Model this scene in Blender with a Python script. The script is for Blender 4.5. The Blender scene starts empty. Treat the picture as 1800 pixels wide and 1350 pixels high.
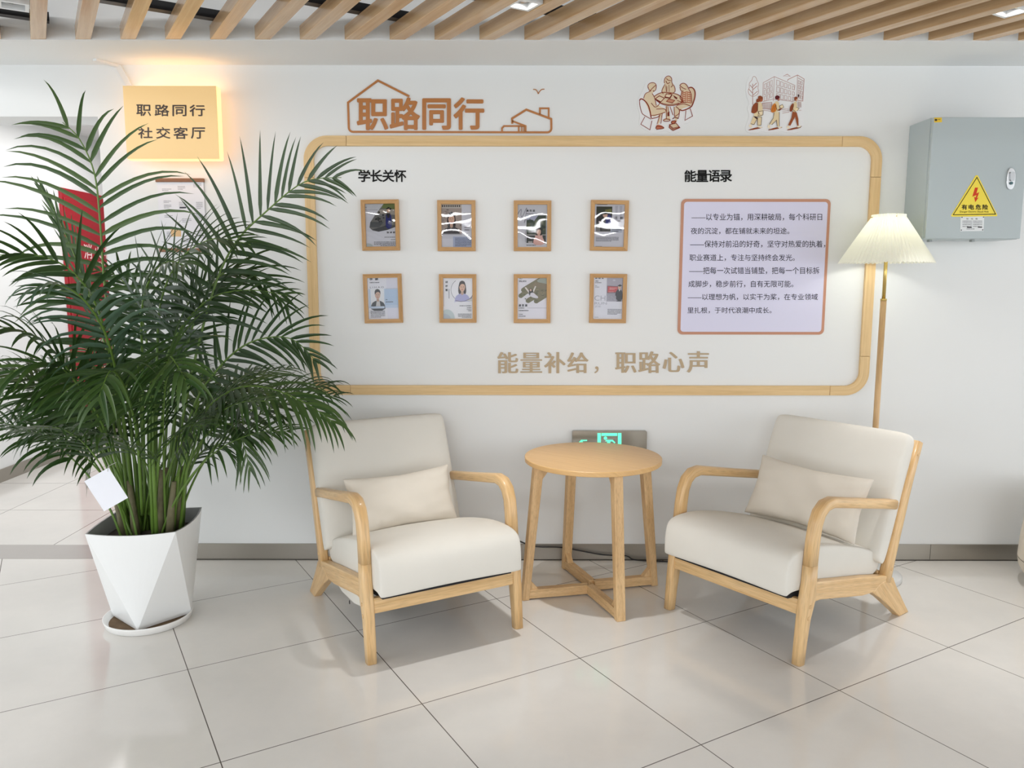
import bpy, bmesh, math, random
from mathutils import Vector, Matrix
import numpy as np

# ------------------------------------------------------------------ camera, world, lights
SC = bpy.context.scene
COL = SC.collection
EYE, PITCH, ROLL, FPX = 1.314, math.radians(7.52), math.radians(0.07), 1386.0
cam = bpy.data.cameras.new('camera'); cam_o = bpy.data.objects.new('camera', cam); COL.objects.link(cam_o)
cam.sensor_fit = 'HORIZONTAL'; cam.sensor_width = 36.0; cam.lens = FPX / 1800 * 36.0
cam.clip_start = 0.05; cam.clip_end = 60
cam_o.matrix_world = Matrix.Translation((0, 0, EYE)) @ Matrix.Rotation(math.pi / 2 - PITCH, 4, 'X') @ Matrix.Rotation(ROLL, 4, 'Z')
SC.camera = cam_o
SC.view_settings.view_transform = 'Standard'
SC.view_settings.look = 'None'
SC.view_settings.gamma = 1.0
SC.view_settings.use_curve_mapping = False
SC.view_settings.exposure = 0.90
SC.cycles.use_denoising = True
SC.cycles.max_bounces = 8
SC.cycles.diffuse_bounces = 5
SC.cycles.sample_clamp_indirect = 6.0

world = bpy.data.worlds.new('world'); SC.world = world; world.use_nodes = True
_bg = world.node_tree.nodes['Background']
_bg.inputs[0].default_value = (0.925, 0.965, 1.0, 1)
_bg.inputs[1].default_value = 1.42

def lamp(name, kind, loc, energy, color=(1, 1, 1), rot=(0, 0, 0), **kw):
    l = bpy.data.lights.new(name, kind); l.energy = energy; l.color = color
    for k, v in kw.items(): setattr(l, k, v)
    o = bpy.data.objects.new(name, l); o.location = loc; o.rotation_euler = rot; COL.objects.link(o)
    return o

# ceiling luminaires of the room behind the viewer (long linear fittings) and of the corridor, plus an added fill at the left
for k, yy in enumerate((-1.2, -5.0, -9.0, -12.4, -16.4)):
    lamp('linear_area_light', 'AREA', (0.0, yy, 2.62), 36, (0.98, 0.99, 1.0), rot=(math.radians(40), 0, 0), shape='RECTANGLE', size=6.0, size_y=0.055)
lamp('linear_area_light', 'AREA', (-3.5, 0.6, 2.55), 23, (1.0, 0.99, 0.97), rot=(0, math.radians(-35), 0), shape='RECTANGLE', size=0.12, size_y=3.6)  # added fill light out of view, brightens the palm, pot and left floor
lamp('corridor_ceiling_lamp', 'AREA', (-2.55, 5.2, 2.36), 18, (1.0, 0.97, 0.96), shape='RECTANGLE', size=0.9, size_y=2.4)

# ------------------------------------------------------------------ measuring helpers
_c, _s = math.cos(PITCH), math.sin(PITCH)
def _ray(x, y):
    a, b = (x - 900) / FPX, (y - 675) / FPX
    cr, sr = math.cos(ROLL), math.sin(ROLL)
    px, py = cr * a + sr * b, -sr * a + cr * b
    return (px, _c - _s * py, -_s - _c * py)
def aty(x, y, Y):
    r = _ray(x, y); t = Y / r[1]; return Vector((r[0] * t, Y, EYE + r[2] * t))
def atz(x, y, Z=0.0):
    r = _ray(x, y); t = (Z - EYE) / r[2]; return Vector((r[0] * t, r[1] * t, Z))
def atx(x, y, X):
    r = _ray(x, y); t = X / r[0]; return Vector((X, r[1] * t, EYE + r[2] * t))

# ------------------------------------------------------------------ materials
def lin(c):
    return tuple(((v / 255) / 12.92 if v / 255 <= 0.04045 else ((v / 255 + 0.055) / 1.055) ** 2.4) for v in c)
_mats = {}
def mat(name, c=(200, 200, 200), rough=0.5, metal=0.0, spec=0.5, emit=None, estr=0.0, bump=0.0, bscale=200.0, noise=0.0, nscale=6.0, coat=0.0):
    if name in _mats: return _mats[name]
    m = bpy.data.materials.new(name); m.use_nodes = True
    nt = m.node_tree; b = nt.nodes['Principled BSDF']
    col = lin(c) + (1,)
    b.inputs['Base Color'].default_value = col
    b.inputs['Roughness'].default_value = rough
    b.inputs['Metallic'].default_value = metal
    b.inputs['Specular IOR Level'].default_value = spec
    if coat: b.inputs['Coat Weight'].default_value = coat; b.inputs['Coat Roughness'].default_value = 0.08
    if emit: b.inputs['Emission Color'].default_value = lin(emit) + (1,); b.inputs['Emission Strength'].default_value = estr
    if noise or bump:
        tc = nt.nodes.new('ShaderNodeTexCoord')
    if noise:
        n = nt.nodes.new('ShaderNodeTexNoise'); n.inputs['Scale'].default_value = nscale; n.inputs['Detail'].default_value = 5
        nt.links.new(tc.outputs['Object'], n.inputs['Vector'])
        mx = nt.nodes.new('ShaderNodeMix'); mx.data_type = 'RGBA'
        mx.inputs[6].default_value = tuple(v * (1 - noise) for v in col[:3]) + (1,)
        mx.inputs[7].default_value = tuple(min(1, v * (1 + noise)) for v in col[:3]) + (1,)
        nt.links.new(n.outputs['Fac'], mx.inputs[0]); nt.links.new(mx.outputs[2], b.inputs['Base Color'])
    if bump:
        n = nt.nodes.new('ShaderNodeTexNoise'); n.inputs['Scale'].default_value = bscale; n.inputs['Detail'].default_value = 3
        nt.links.new(tc.outputs['Object'], n.inputs['Vector'])
        bp = nt.nodes.new('ShaderNodeBump'); bp.inputs['Strength'].default_value = bump; bp.inputs['Distance'].default_value = 0.002
        nt.links.new(n.outputs['Fac'], bp.inputs['Height']); nt.links.new(bp.outputs['Normal'], b.inputs['Normal'])
    _mats[name] = m
    return m
def ink(c, rough=0.6):
    return mat('ink_%02x%02x%02x' % tuple(c), c, rough, spec=0.2)

def wood(name, c1, c2, rough=0.42, freq=70.0, along=2.2, coat=0.0, pore=0.35):
    if name in _mats: return _mats[name]
    m = bpy.data.materials.new(name); m.use_nodes = True
    nt = m.node_tree; b = nt.nodes['Principled BSDF']; L = nt.links
    uv = nt.nodes.new('ShaderNodeUVMap')
    oi = nt.nodes.new('ShaderNodeObjectInfo')
    add = nt.nodes.new('ShaderNodeVectorMath'); add.operation = 'ADD'
    mul = nt.nodes.new('ShaderNodeVectorMath'); mul.operation = 'SCALE'; mul.inputs[3].default_value = 7.3
    cmb = nt.nodes.new('ShaderNodeCombineXYZ')
    L.new(oi.outputs['Random'], cmb.inputs[0]); L.new(oi.outputs['Random'], cmb.inputs[1]); L.new(cmb.outputs[0], mul.inputs[0])
    L.new(uv.outputs[0], add.inputs[0]); L.new(mul.outputs[0], add.inputs[1])
    mp = nt.nodes.new('ShaderNodeMapping'); mp.inputs['Scale'].default_value = (freq, along, 1)
    L.new(add.outputs[0], mp.inputs[0])
    n1 = nt.nodes.new('ShaderNodeTexNoise'); n1.inputs['Scale'].default_value = 1.0; n1.inputs['Detail'].default_value = 4; n1.inputs['Distortion'].default_value = 0.6
    L.new(mp.outputs[0], n1.inputs['Vector'])
    mp2 = nt.nodes.new('ShaderNodeMapping'); mp2.inputs['Scale'].default_value = (freq * 6, along * 8, 1)
    L.new(add.outputs[0], mp2.inputs[0])
    n2 = nt.nodes.new('ShaderNodeTexNoise'); n2.inputs['Scale'].default_value = 1.0; n2.inputs['Detail'].default_value = 2
    L.new(mp2.outputs[0], n2.inputs['Vector'])
    cr = nt.nodes.new('ShaderNodeValToRGB'); cr.color_ramp.elements[0].position = 0.32; cr.color_ramp.elements[1].position = 0.68
    cr.color_ramp.elements[0].color = lin(c2) + (1,); cr.color_ramp.elements[1].color = lin(c1) + (1,)
    L.new(n1.outputs['Fac'], cr.inputs[0])
    mx = nt.nodes.new('ShaderNodeMix'); mx.data_type = 'RGBA'; mx.blend_type = 'MULTIPLY'
    r2 = nt.nodes.new('ShaderNodeValToRGB'); r2.color_ramp.elements[0].position = 0.3; r2.color_ramp.elements[1].position = 0.55
    r2.color_ramp.elements[0].color = (1 - pore, 1 - pore, 1 - pore, 1); r2.color_ramp.elements[1].color = (1, 1, 1, 1)
    L.new(n2.outputs['Fac'], r2.inputs[0]); mx.inputs[0].default_value = 0.6
    L.new(cr.outputs[0], mx.inputs[6]); L.new(r2.outputs[0], mx.inputs[7]); L.new(mx.outputs[2], b.inputs['Base Color'])
    b.inputs['Roughness'].default_value = rough
    if coat: b.inputs['Coat Weight'].default_value = coat; b.inputs['Coat Roughness'].default_value = 0.12
    _mats[name] = m
    return m

W_CHAIR = wood('wood_ash', (228, 194, 144), (208, 168, 114), 0.38, 60, 2.0, coat=0.15)
W_TABLE = wood('wood_table_leg', (222, 188, 140), (200, 162, 114), 0.5, 80, 6.0)
W_TOP = wood('wood_table_top', (220, 180, 124), (210, 168, 112), 0.36, 90, 3.0, pore=0.12)
W_TRIM = wood('wood_wall_frame', (226, 196, 146), (212, 178, 126), 0.5, 60, 1.6, pore=0.15)
W_PIC = wood('wood_picture_frame', (200, 158, 104), (178, 134, 82), 0.45, 90, 3.0)
W_SLAT = wood('wood_slat', (206, 176, 138), (188, 154, 114), 0.2, 40, 1.2, pore=0.12)
W_BAR = wood('wood_poster_bar', (150, 104, 70), (122, 82, 52), 0.5, 90, 4.0)
FABRIC = mat('linen_fabric', (220, 217, 209), 0.9, spec=0.15, bump=0.35, bscale=900, noise=0.03, nscale=9)
WALL = mat('wall_paint', (227, 229, 229), 0.65, spec=0.25, noise=0.012, nscale=1.4)
WHITE = mat('white_plastic', (228, 230, 231), 0.35, spec=0.4)
STEEL = mat('brushed_steel', (168, 163, 154), 0.33, metal=0.85, noise=0.05, nscale=3)
BLACK = mat('black_plastic', (22, 22, 24), 0.4)
DARKFAB = mat('dark_lining', (30, 30, 34), 0.9)

def floor_material():
    m = bpy.data.materials.new('polished_tiles'); m.use_nodes = True
    nt = m.node_tree; b = nt.nodes['Principled BSDF']; L = nt.links
    geo = nt.nodes.new('ShaderNodeNewGeometry')
    n = nt.nodes.new('ShaderNodeTexNoise'); n.inputs['Scale'].default_value = 2.2; n.inputs['Detail'].default_value = 8; n.inputs['Roughness'].default_value = 0.65
    L.new(geo.outputs['Position'], n.inputs['Vector'])
    cr = nt.nodes.new('ShaderNodeValToRGB'); cr.color_ramp.elements[0].position = 0.3; cr.color_ramp.elements[1].position = 0.72
    cr.color_ramp.elements[0].color = lin((214, 212, 208)) + (1,); cr.color_ramp.elements[1].color = lin((225, 222, 217)) + (1,)
    L.new(n.outputs['Fac'], cr.inputs[0])
    # two tile lattices: one turned 30 degrees in the room, one square to the wall in the corridor
    def lattice(rot, off, size, half):
        sub = nt.nodes.new('ShaderNodeVectorMath'); sub.operation = 'SUBTRACT'; sub.inputs[1].default_value = off + (0,)
        L.new(geo.outputs['Position'], sub.inputs[0])
        rt = nt.nodes.new('ShaderNodeVectorRotate'); rt.rotation_type = 'Z_AXIS'; rt.inputs['Angle'].default_value = -rot
        L.new(sub.outputs[0], rt.inputs['Vector'])
        sc = nt.nodes.new('ShaderNodeVectorMath'); sc.operation = 'SCALE'; sc.inputs[3].default_value = 1 / size
        L.new(rt.outputs[0], sc.inputs[0])
        sx = nt.nodes.new('ShaderNodeSeparateXYZ'); L.new(sc.outputs[0], sx.inputs[0])
        outs = []
        for k in (0, 1):
            fr = nt.nodes.new('ShaderNodeMath'); fr.operation = 'FRACT'; L.new(sx.outputs[k], fr.inputs[0])
            s1 = nt.nodes.new('ShaderNodeMath'); s1.operation = 'SUBTRACT'; s1.inputs[1].default_value = 0.5; L.new(fr.outputs[0], s1.inputs[0])
            ab = nt.nodes.new('ShaderNodeMath'); ab.operation = 'ABSOLUTE'; L.new(s1.outputs[0], ab.inputs[0])
            gt = nt.nodes.new('ShaderNodeMath'); gt.operation = 'GREATER_THAN'; gt.inputs[1].default_value = 0.5 - half / size; L.new(ab.outputs[0], gt.inputs[0])
            outs.append(gt)
        mx = nt.nodes.new('ShaderNodeMath'); mx.operation = 'MAXIMUM'; L.new(outs[0].outputs[0], mx.inputs[0]); L.new(outs[1].outputs[0], mx.inputs[1])
        return mx
    g1 = lattice(TILE_ROT, TILE_OFF, TILE, 0.0016)
    g2 = lattice(0.0, tuple(atz(94, 958)[:2]), 0.6, 0.0018)
    sy = nt.nodes.new('ShaderNodeSeparateXYZ'); L.new(geo.outputs['Position'], sy.inputs[0])
    far = nt.nodes.new('ShaderNodeMath'); far.operation = 'GREATER_THAN'; far.inputs[1].default_value = 3.79; L.new(sy.outputs[1], far.inputs[0])
    sel = nt.nodes.new('ShaderNodeMix'); sel.data_type = 'FLOAT'
    L.new(far.outputs[0], sel.inputs[0]); L.new(g1.outputs[0], sel.inputs[2]); L.new(g2.outputs[0], sel.inputs[3])
    mc = nt.nodes.new('ShaderNodeMix'); mc.data_type = 'RGBA'; mc.inputs[7].default_value = lin((92, 86, 80)) + (1,)
    L.new(sel.outputs[0], mc.inputs[0]); L.new(cr.outputs[0], mc.inputs[6]); L.new(mc.outputs[2], b.inputs['Base Color'])
    b.inputs['Roughness'].default_value = 0.11
    b.inputs['Specular IOR Level'].default_value = 0.5
    return m

# ------------------------------------------------------------------ mesh building
class MB:
    """collects faces (with uv in metres, u across the grain, v along it) for ONE mesh object"""
    def __init__(self): self.v = []; self.f = []; self.uv = []; self.mi = []
    def quad(self, pts, uv=None, mi=0):
        i = len(self.v); self.v += [tuple(p) for p in pts]; self.f.append(tuple(range(i, i + len(pts))))
        self.uv.append(uv or [(p[0] + p[1], p[2]) for p in pts]); self.mi.append(mi)
    def box(self, lo, hi, M=None, mi=0, axis=None):
        lo, hi = Vector(lo), Vector(hi); d = hi - lo
        ax = axis if axis is not None else max(range(3), key=lambda k: d[k])
        cs = [Vector((lo[0] if i & 1 == 0 else hi[0], lo[1] if i & 2 == 0 else hi[1], lo[2] if i & 4 == 0 else hi[2])) for i in range(8)]
        oth = [k for k in range(3) if k != ax]
        b = len(self.v)
        self.v += [tuple(M @ c if M else c) for c in cs]
        for f in ((0, 2, 3, 1), (4, 5, 7, 6), (0, 1, 5, 4), (2, 6, 7, 3), (0, 4, 6, 2), (1, 3, 7, 5)):
            self.f.append(tuple(b + k for k in f)); self.mi.append(mi)
            self.uv.append([(cs[k][oth[0]] + cs[k][oth[1]], cs[k][ax]) for k in f])
        return self
    def tube(self, path, radii, n=10, caps=True, side=None, power=2.0, mi=0):
        """sweep a (super)ellipse of half sizes (a along `side`, b across it) along a path"""
        P = [Vector(p) for p in path]; N = len(P)
        R = [(r, r) if not isinstance(r, (tuple, list)) else r for r in radii]
        b = len(self.v); s = Vector(side) if side else None; dist = 0.0; prev = None; ds = []
        for i in range(N):
            t = (P[min(i + 1, N - 1)] - P[max(i - 1, 0)]).normalized()
            if s is None:
                s = t.orthogonal().normalized()
            a = (s - t * s.dot(t)).normalized()
            if side is None: s = a
            q = t.cross(a).normalized()
            if i: dist += (P[i] - P[i - 1]).length
            ds.append(dist)
            k = 1.0
            if 0 < i < N - 1:
                c = (P[i] - P[i - 1]).normalized().dot((P[i + 1] - P[i]).normalized())
                k = 1 / max(0.6, math.sqrt((1 + c) / 2))
            for j in range(n):
                th = 2 * math.pi * (j + 0.5) / n
                cx, sx = math.cos(th), math.sin(th)
                ex = math.copysign(abs(cx) ** (2 / power), cx); ey = math.copysign(abs(sx) ** (2 / power), sx)
                self.v.append(tuple(P[i] + a * (ex * R[i][0]) + q * (ey * R[i][1] * k)))
        per = [R[0][0] * 2 * math.pi * j / n for j in range(n + 1)]
        for i in range(N - 1):
            for j in range(n):
                j2 = (j + 1) % n
                self.f.append((b + i * n + j, b + i * n + j2, b + (i + 1) * n + j2, b + (i + 1) * n + j)); self.mi.append(mi)
                self.uv.append([(per[j], ds[i]), (per[j + 1], ds[i]), (per[j + 1], ds[i + 1]), (per[j], ds[i + 1])])
        if caps:
            for i, rev in ((0, True), (N - 1, False)):
                f = [b + i * n + j for j in range(n)]
                if rev: f.reverse()
                self.f.append(tuple(f)); self.mi.append(mi); self.uv.append([(per[k % n], ds[i]) for k in range(n)])
        return self
    def lathe(self, prof, n=32, c=(0, 0, 0), mi=0, wob=None):
        b = len(self.v); m = len(prof)
        for i in range(n):
            a = 2 * math.pi * i / n
            for k, (r, z) in enumerate(prof):
                rr = r * (wob(i, k) if wob else 1)
                self.v.append((c[0] + rr * math.cos(a), c[1] + rr * math.sin(a), c[2] + z))
        for i in range(n):
            i2 = (i + 1) % n
            for k in range(m - 1):
                self.f.append((b + i * m + k, b + i2 * m + k, b + i2 * m + k + 1, b + i * m + k + 1)); self.mi.append(mi)
                self.uv.append([(i / n, prof[k][1]), ((i + 1) / n, prof[k][1]), ((i + 1) / n, prof[k + 1][1]), (i / n, prof[k + 1][1])])
        return self
    def prism(self, pts, d0, d1, to3, mi=0):
        """extrude a 2-D outline between depths d0 and d1; to3(x, y, d) gives the 3-D point"""
        n = len(pts); b = len(self.v)
        for d in (d0, d1): self.v += [tuple(to3(x, y, d)) for x, y in pts]
        self.f.append(tuple(b + k for k in range(n))); self.mi.append(mi); self.uv.append([(p[0], p[1]) for p in pts])
        self.f.append(tuple(b + n + k for k in reversed(range(n)))); self.mi.append(mi); self.uv.append([(p[0], p[1]) for p in reversed(pts)])
        for k in range(n):
            k2 = (k + 1) % n
            self.f.append((b + k, b + n + k, b + n + k2, b + k2)); self.mi.append(mi)
            self.uv.append([(0, pts[k][1]), (abs(d1 - d0), pts[k][1]), (abs(d1 - d0), pts[k2][1]), (0, pts[k2][1])])
        return self
    def build(self, name, mats, parent=None, smooth=False, bevel=0.0, subsurf=0, weld=False, origin=None, fix=True):
        me = bpy.data.meshes.new(name)
        off = Vector(origin) if origin is not None else Vector((0, 0, 0))
        if parent is not None and origin is None and parent.get('_world'): off = Vector(parent['_world'])
        me.from_pydata([tuple(Vector(p) - off) for p in self.v], [], self.f)
        ul = me.uv_layers.new(name='UVMap')
        k = 0
        for u in self.uv:
            for w in u: ul.data[k].uv = w; k += 1
        mats = mats if isinstance(mats, (list, tuple)) else [mats]
        for m in mats: me.materials.append(m)
        for p, mi in zip(me.polygons, self.mi): p.material_index = mi
        if weld or fix:
            bm = bmesh.new(); bm.from_mesh(me)
            if weld: bmesh.ops.remove_doubles(bm, verts=bm.verts, dist=1e-5)
            if fix: bmesh.ops.recalc_face_normals(bm, faces=bm.faces)
            bm.to_mesh(me); bm.free()
        if smooth:
            for p in me.polygons: p.use_smooth = True
        o = bpy.data.objects.new(name, me); COL.objects.link(o)
        if parent is not None: o.parent = parent
        elif origin is not None: o.location = off
        if bevel:
            md = o.modifiers.new('bevel', 'BEVEL'); md.width = bevel; md.segments = 2; md.limit_method = 'ANGLE'; md.angle_limit = math.radians(40)
        if subsurf:
            md = o.modifiers.new('subsurf', 'SUBSURF'); md.levels = subsurf; md.render_levels = subsurf
        return o

def tag(o, label=None, cat=None, group=None, kind=None):
    if label: o['label'] = label
    if cat: o['category'] = cat
    if group: o['group'] = group
    if kind or cat: o['kind'] = kind or 'thing'
    return o
def thing(name, label, cat, loc=(0, 0, 0), rotz=0.0, group=None, world_coords=False):
    o = bpy.data.objects.new(name, None); COL.objects.link(o); o.empty_display_size = 0.05
    o.location = loc; o.rotation_euler = (0, 0, rotz)
    if world_coords: o['_world'] = tuple(loc)
    return tag(o, label, cat, group)
def struct(o): o['kind'] = 'structure'; return o
def copy_tree(o, parent=None):
    c = o.copy(); COL.objects.link(c)
    if parent: c.parent = parent
    for ch in list(o.children): copy_tree(ch, c)
    return c

# ------------------------------------------------------------------ lettering
_dg = None
def text_polys(s, bold=0.0):
    cu = bpy.data.curves.new('lettering', 'FONT'); cu.body = s; cu.size = 1.0; cu.offset = bold; cu.resolution_u = 4
    o = bpy.data.objects.new('lettering', cu); COL.objects.link(o)
    dg = bpy.context.evaluated_depsgraph_get(); dg.update()
    me = bpy.data.meshes.new_from_object(o.evaluated_get(dg))
    V = [(v.co.x, v.co.y) for v in me.vertices]; Fc = [tuple(p.vertices) for p in me.polygons]
    bpy.data.objects.remove(o); bpy.data.curves.remove(cu); bpy.data.meshes.remove(me)
    return V, Fc
def add_text(mb, s, box, to3, d=0.0, depth=0.0, bold=0.0, mi=0, smear=None, keep=False, align='l'):
    """fit a string into box (x0, y0, x1, y1; y down) and lay it at to3(x, y, d); depth gives thick letters"""
    V, Fc = text_polys(s)
    if not V: return
    xs = [p[0] for p in V]; ys = [p[1] for p in V]
    x0, x1, y0, y1 = min(xs), max(xs), min(ys), max(ys)
    sx = (box[2] - box[0]) / max(1e-6, x1 - x0); sy = (box[3] - box[1]) / max(1e-6, y1 - y0)
    if keep: sx = sy
    passes = list(smear or [(0, 0)])
    if bold > 0 and not smear:      # heavier strokes: the outline laid down again a little to every side
        rx, ry = bold * abs(sx), bold * abs(sy)
        passes = [(0, 0)] + [(rx * math.cos(a), ry * math.sin(a)) for a in [k * math.pi / 4 for k in range(8)]]
    for kk, (ox, oy) in enumerate(passes):
        dd = d + kk * (0.00004 if depth else 0.000004)
        b = len(mb.v)
        P = [(box[0] + (p[0] - x0) * sx + ox, box[3] - (p[1] - y0) * sy + oy) for p in V]
        mb.v += [tuple(to3(x, y, dd + depth)) for x, y in P]
        for f in Fc:
            mb.f.append(tuple(b + k for k in f)); mb.mi.append(mi); mb.uv.append([P[k] for k in f])
        if depth:
            b2 = len(mb.v); mb.v += [tuple(to3(x, y, d)) for x, y in P]
            cnt = {}
            for f in Fc:
                for a, c in zip(f, f[1:] + f[:1]):
                    cnt[(a, c)] = 1
            for (a, c) in list(cnt):
                if (c, a) not in cnt:
                    mb.f.append((b + a, b + c, b2 + c, b2 + a)); mb.mi.append(mi); mb.uv.append([P[a], P[c], P[c], P[a]])

class Art:
    """flat printed artwork: polygons and strokes in one mesh, each later one printed over the earlier"""
    def __init__(self, to3, base=0.0, step=0.00006): self.mb = MB(); self.to3 = to3; self.m = []; self.d = base; self.step = step; self.ws = 1.0
    def idx(self, c):
        m = ink(c) if isinstance(c, tuple) else c
        if m not in self.m: self.m.append(m)
        return self.m.index(m)
    def poly(self, pts, c):
        self.d += self.step
        self.mb.quad([self.to3(x, y, self.d) for x, y in pts], [(x, y) for x, y in pts], self.idx(c))
    def rect(self, x0, y0, x1, y1, c): self.poly([(x0, y0), (x1, y0), (x1, y1), (x0, y1)], c)
    def oval(self, cx, cy, rx, ry, c, n=20, a0=0, a1=360):
        self.poly([(cx + rx * math.cos(math.radians(a0 + (a1 - a0) * k / (n if a1 - a0 >= 360 else n - 1))), cy + ry * math.sin(math.radians(a0 + (a1 - a0) * k / (n if a1 - a0 >= 360 else n - 1)))) for k in range(n)], c)
    def line(self, pts, w, c, close=False):
        self.d += self.step; mi = self.idx(c); w = w * self.ws
        P = list(pts) + ([pts[0]] if close else [])
        L_, R_ = [], []
        for i in range(len(P)):
            a = P[i - 1] if i else (P[-2] if close else P[i]); b = P[i + 1] if i < len(P) - 1 else (P[1] if close else P[i])
            d1 = (P[i][0] - a[0], P[i][1] - a[1]); d2 = (b[0] - P[i][0], b[1] - P[i][1])
            l1, l2 = math.hypot(*d1) or 1e-9, math.hypot(*d2) or 1e-9
            n1 = (-d1[1] / l1, d1[0] / l1); n2 = (-d2[1] / l2, d2[0] / l2)
            if math.hypot(*d1) < 1e-8: n1 = n2
            if math.hypot(*d2) < 1e-8: n2 = n1
            nx, ny = n1[0] + n2[0], n1[1] + n2[1]; ln = math.hypot(nx, ny) or 1e-9
            k = min(2.0, 2 / ln) if ln > 1e-6 else 1
            nx, ny = nx / ln, ny / ln
            k = min(1.6, 1 / max(0.4, nx * n1[0] + ny * n1[1]))
            L_.append((P[i][0] + nx * w / 2 * k, P[i][1] + ny * w / 2 * k)); R_.append((P[i][0] - nx * w / 2 * k, P[i][1] - ny * w / 2 * k))
        for i in range(len(P) - 1):
            q = [L_[i], L_[i + 1], R_[i + 1], R_[i]]
            self.mb.quad([self.to3(x, y, self.d) for x, y in q], q, mi)
    def text(self, s, box, c, bold=0.0, keep=False):
        self.d += self.step; add_text(self.mb, s, box, self.to3, self.d, bold=bold, mi=self.idx(c), keep=keep)
    def rows(self, x0, y0, x1, rows, dy, h, c, rnd, right=False):
        """illegible small print: broken rows of tiny marks"""
        self.d += self.step; mi = self.idx(c)
        for r in range(rows):
            x = x0; end = x1 if r < rows - 1 else x0 + (x1 - x0) * 0.7
            sh = (x1 - end) if right else 0
            while x < end:
                w = (x1 - x0) * rnd.uniform(0.03, 0.08)
                q = [(x + sh, y0 + r * dy), (min(end, x + w) + sh, y0 + r * dy), (min(end, x + w) + sh, y0 + r * dy + h), (x + sh, y0 + r * dy + h)]
                self.mb.quad([self.to3(a, b, self.d) for a, b in q], q, mi)
                x += w + (x1 - x0) * rnd.uniform(0.008, 0.03)
    def build(self, name, parent): return self.mb.build(name, self.m, parent, fix=False)

def smooth_poly(pts, it=2, close=True):
    for _ in range(it):
        q = []; n = len(pts)
        for i in range(n if close else n - 1):
            a, b = pts[i], pts[(i + 1) % n]
            q += [(a[0] * .75 + b[0] * .25, a[1] * .75 + b[1] * .25), (a[0] * .25 + b[0] * .75, a[1] * .25 + b[1] * .75)]
        if not close: q = [pts[0]] + q + [pts[-1]]
        pts = q
    return pts
def rrect(x0, y0, x1, y1, r, n=6):
    out = []
    for cx, cy, a in ((x1 - r, y0 + r, -90), (x1 - r, y1 - r, 0), (x0 + r, y1 - r, 90), (x0 + r, y0 + r, 180)):
        for k in range(n + 1):
            t = math.radians(a + 90 * k / n); out.append((cx + r * math.cos(t), cy + r * math.sin(t)))
    return out

WY = 3.597          # front face of the main wall
def on_wall(sx=1.0, ox=0.0, oy=0.0, Y=WY):
    """zoomed picture coordinates -> point on (or d in front of) the wall"""
    def f(x, y, d=0.0):
        p = aty(ox + x / sx, oy + y / sx, Y); return Vector((p.x, Y - d, p.z))
    return f

# ------------------------------------------------------------------ setting
TILE = 0.4567 * EYE; TILE_ROT = math.radians(30.19); TILE_OFF = (-0.44286 * EYE, 2.15437 * EYE)
FLOOR = floor_material()
mb = MB(); mb.box((-5.5, -18.0, -0.08), (5.5, 9.2, 0.0)); struct(mb.build('floor', FLOOR))
OX0, OX1, OZ = -3.25, -1.826, 2.025       # doorless opening to the corridor
mb = MB(); mb.box((OX1, WY, 0), (5.5, WY + 0.2, 2.95)); mb.box((-5.5, WY, OZ), (OX1, WY + 0.2, 2.95)); mb.box((-5.5, WY, 0), (OX0, WY + 0.2, OZ))
struct(mb.build('wall_back', WALL))
mb = MB(); mb.box((-3.45, WY + 0.2, 0), (-3.338, 9.0, 2.5)); struct(mb.build('wall_corridor_left', WALL))
mb = MB(); mb.box((-3.45, 9.0, 0), (-1.2, 9.1, 2.5)); struct(mb.build('wall_corridor_end', WALL))
mb = MB(); mb.box((-1.4, WY + 0.2, 0), (-1.3, 9.0, 2.5)); struct(mb.build('wall_corridor_right', WALL))
mb = MB(); mb.box((-3.45, WY + 0.2, 2.42), (-1.3, 9.0, 2.5)); struct(mb.build('ceiling_corridor', WALL))
CEIL = mat('ceiling_void_paint', (104, 104, 106), 0.8)
mb = MB(); mb.box((-5.5, -18.0, 2.9), (5.5, WY, 2.98)); struct(mb.build('ceiling', CEIL))
mb = MB(); mb.box((-5.5, -18, 2.0), (-5.4, WY, 2.9)); mb.box((5.4, -18, 2.25), (5.5, 3.2, 2.9)); mb.box((-5.4, -18, 2.25), (5.4, -17.9, 2.9)); struct(mb.build('light_blocker_strips', WALL))  # unseen strips added to keep world light off the ceiling void and slat sides
SOF, FAS = 2.243, 3.237
mb = MB(); mb.box((-5.5, FAS, SOF), (5.5, WY, 2.9)); struct(mb.build('trim_bulkhead', WALL))
mb = MB(); mb.box((OX1, WY - 0.008, 0), (1.976, WY, 0.078)); mb.box((1.978, WY - 0.008, 0), (5.5, WY, 0.078))
mb.box((OX1, WY - 0.011, 0), (5.5, WY, 0.004), mi=1)
struct(mb.build('baseboard_back', [STEEL, mat('grout_dark', (70, 66, 60), 0.8)]))
mb = MB(); mb.box((-3.338, WY + 0.2, 0), (-3.328, 9.0, 0.085)); struct(mb.build('baseboard_corridor', STEEL))
mb = MB(); mb.box((OX0, WY, 0), (OX1, WY + 0.195, 0.002)); struct(mb.build('trim_threshold', mat('threshold_stone', (176, 172, 168), 0.2, noise=0.04)))

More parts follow.
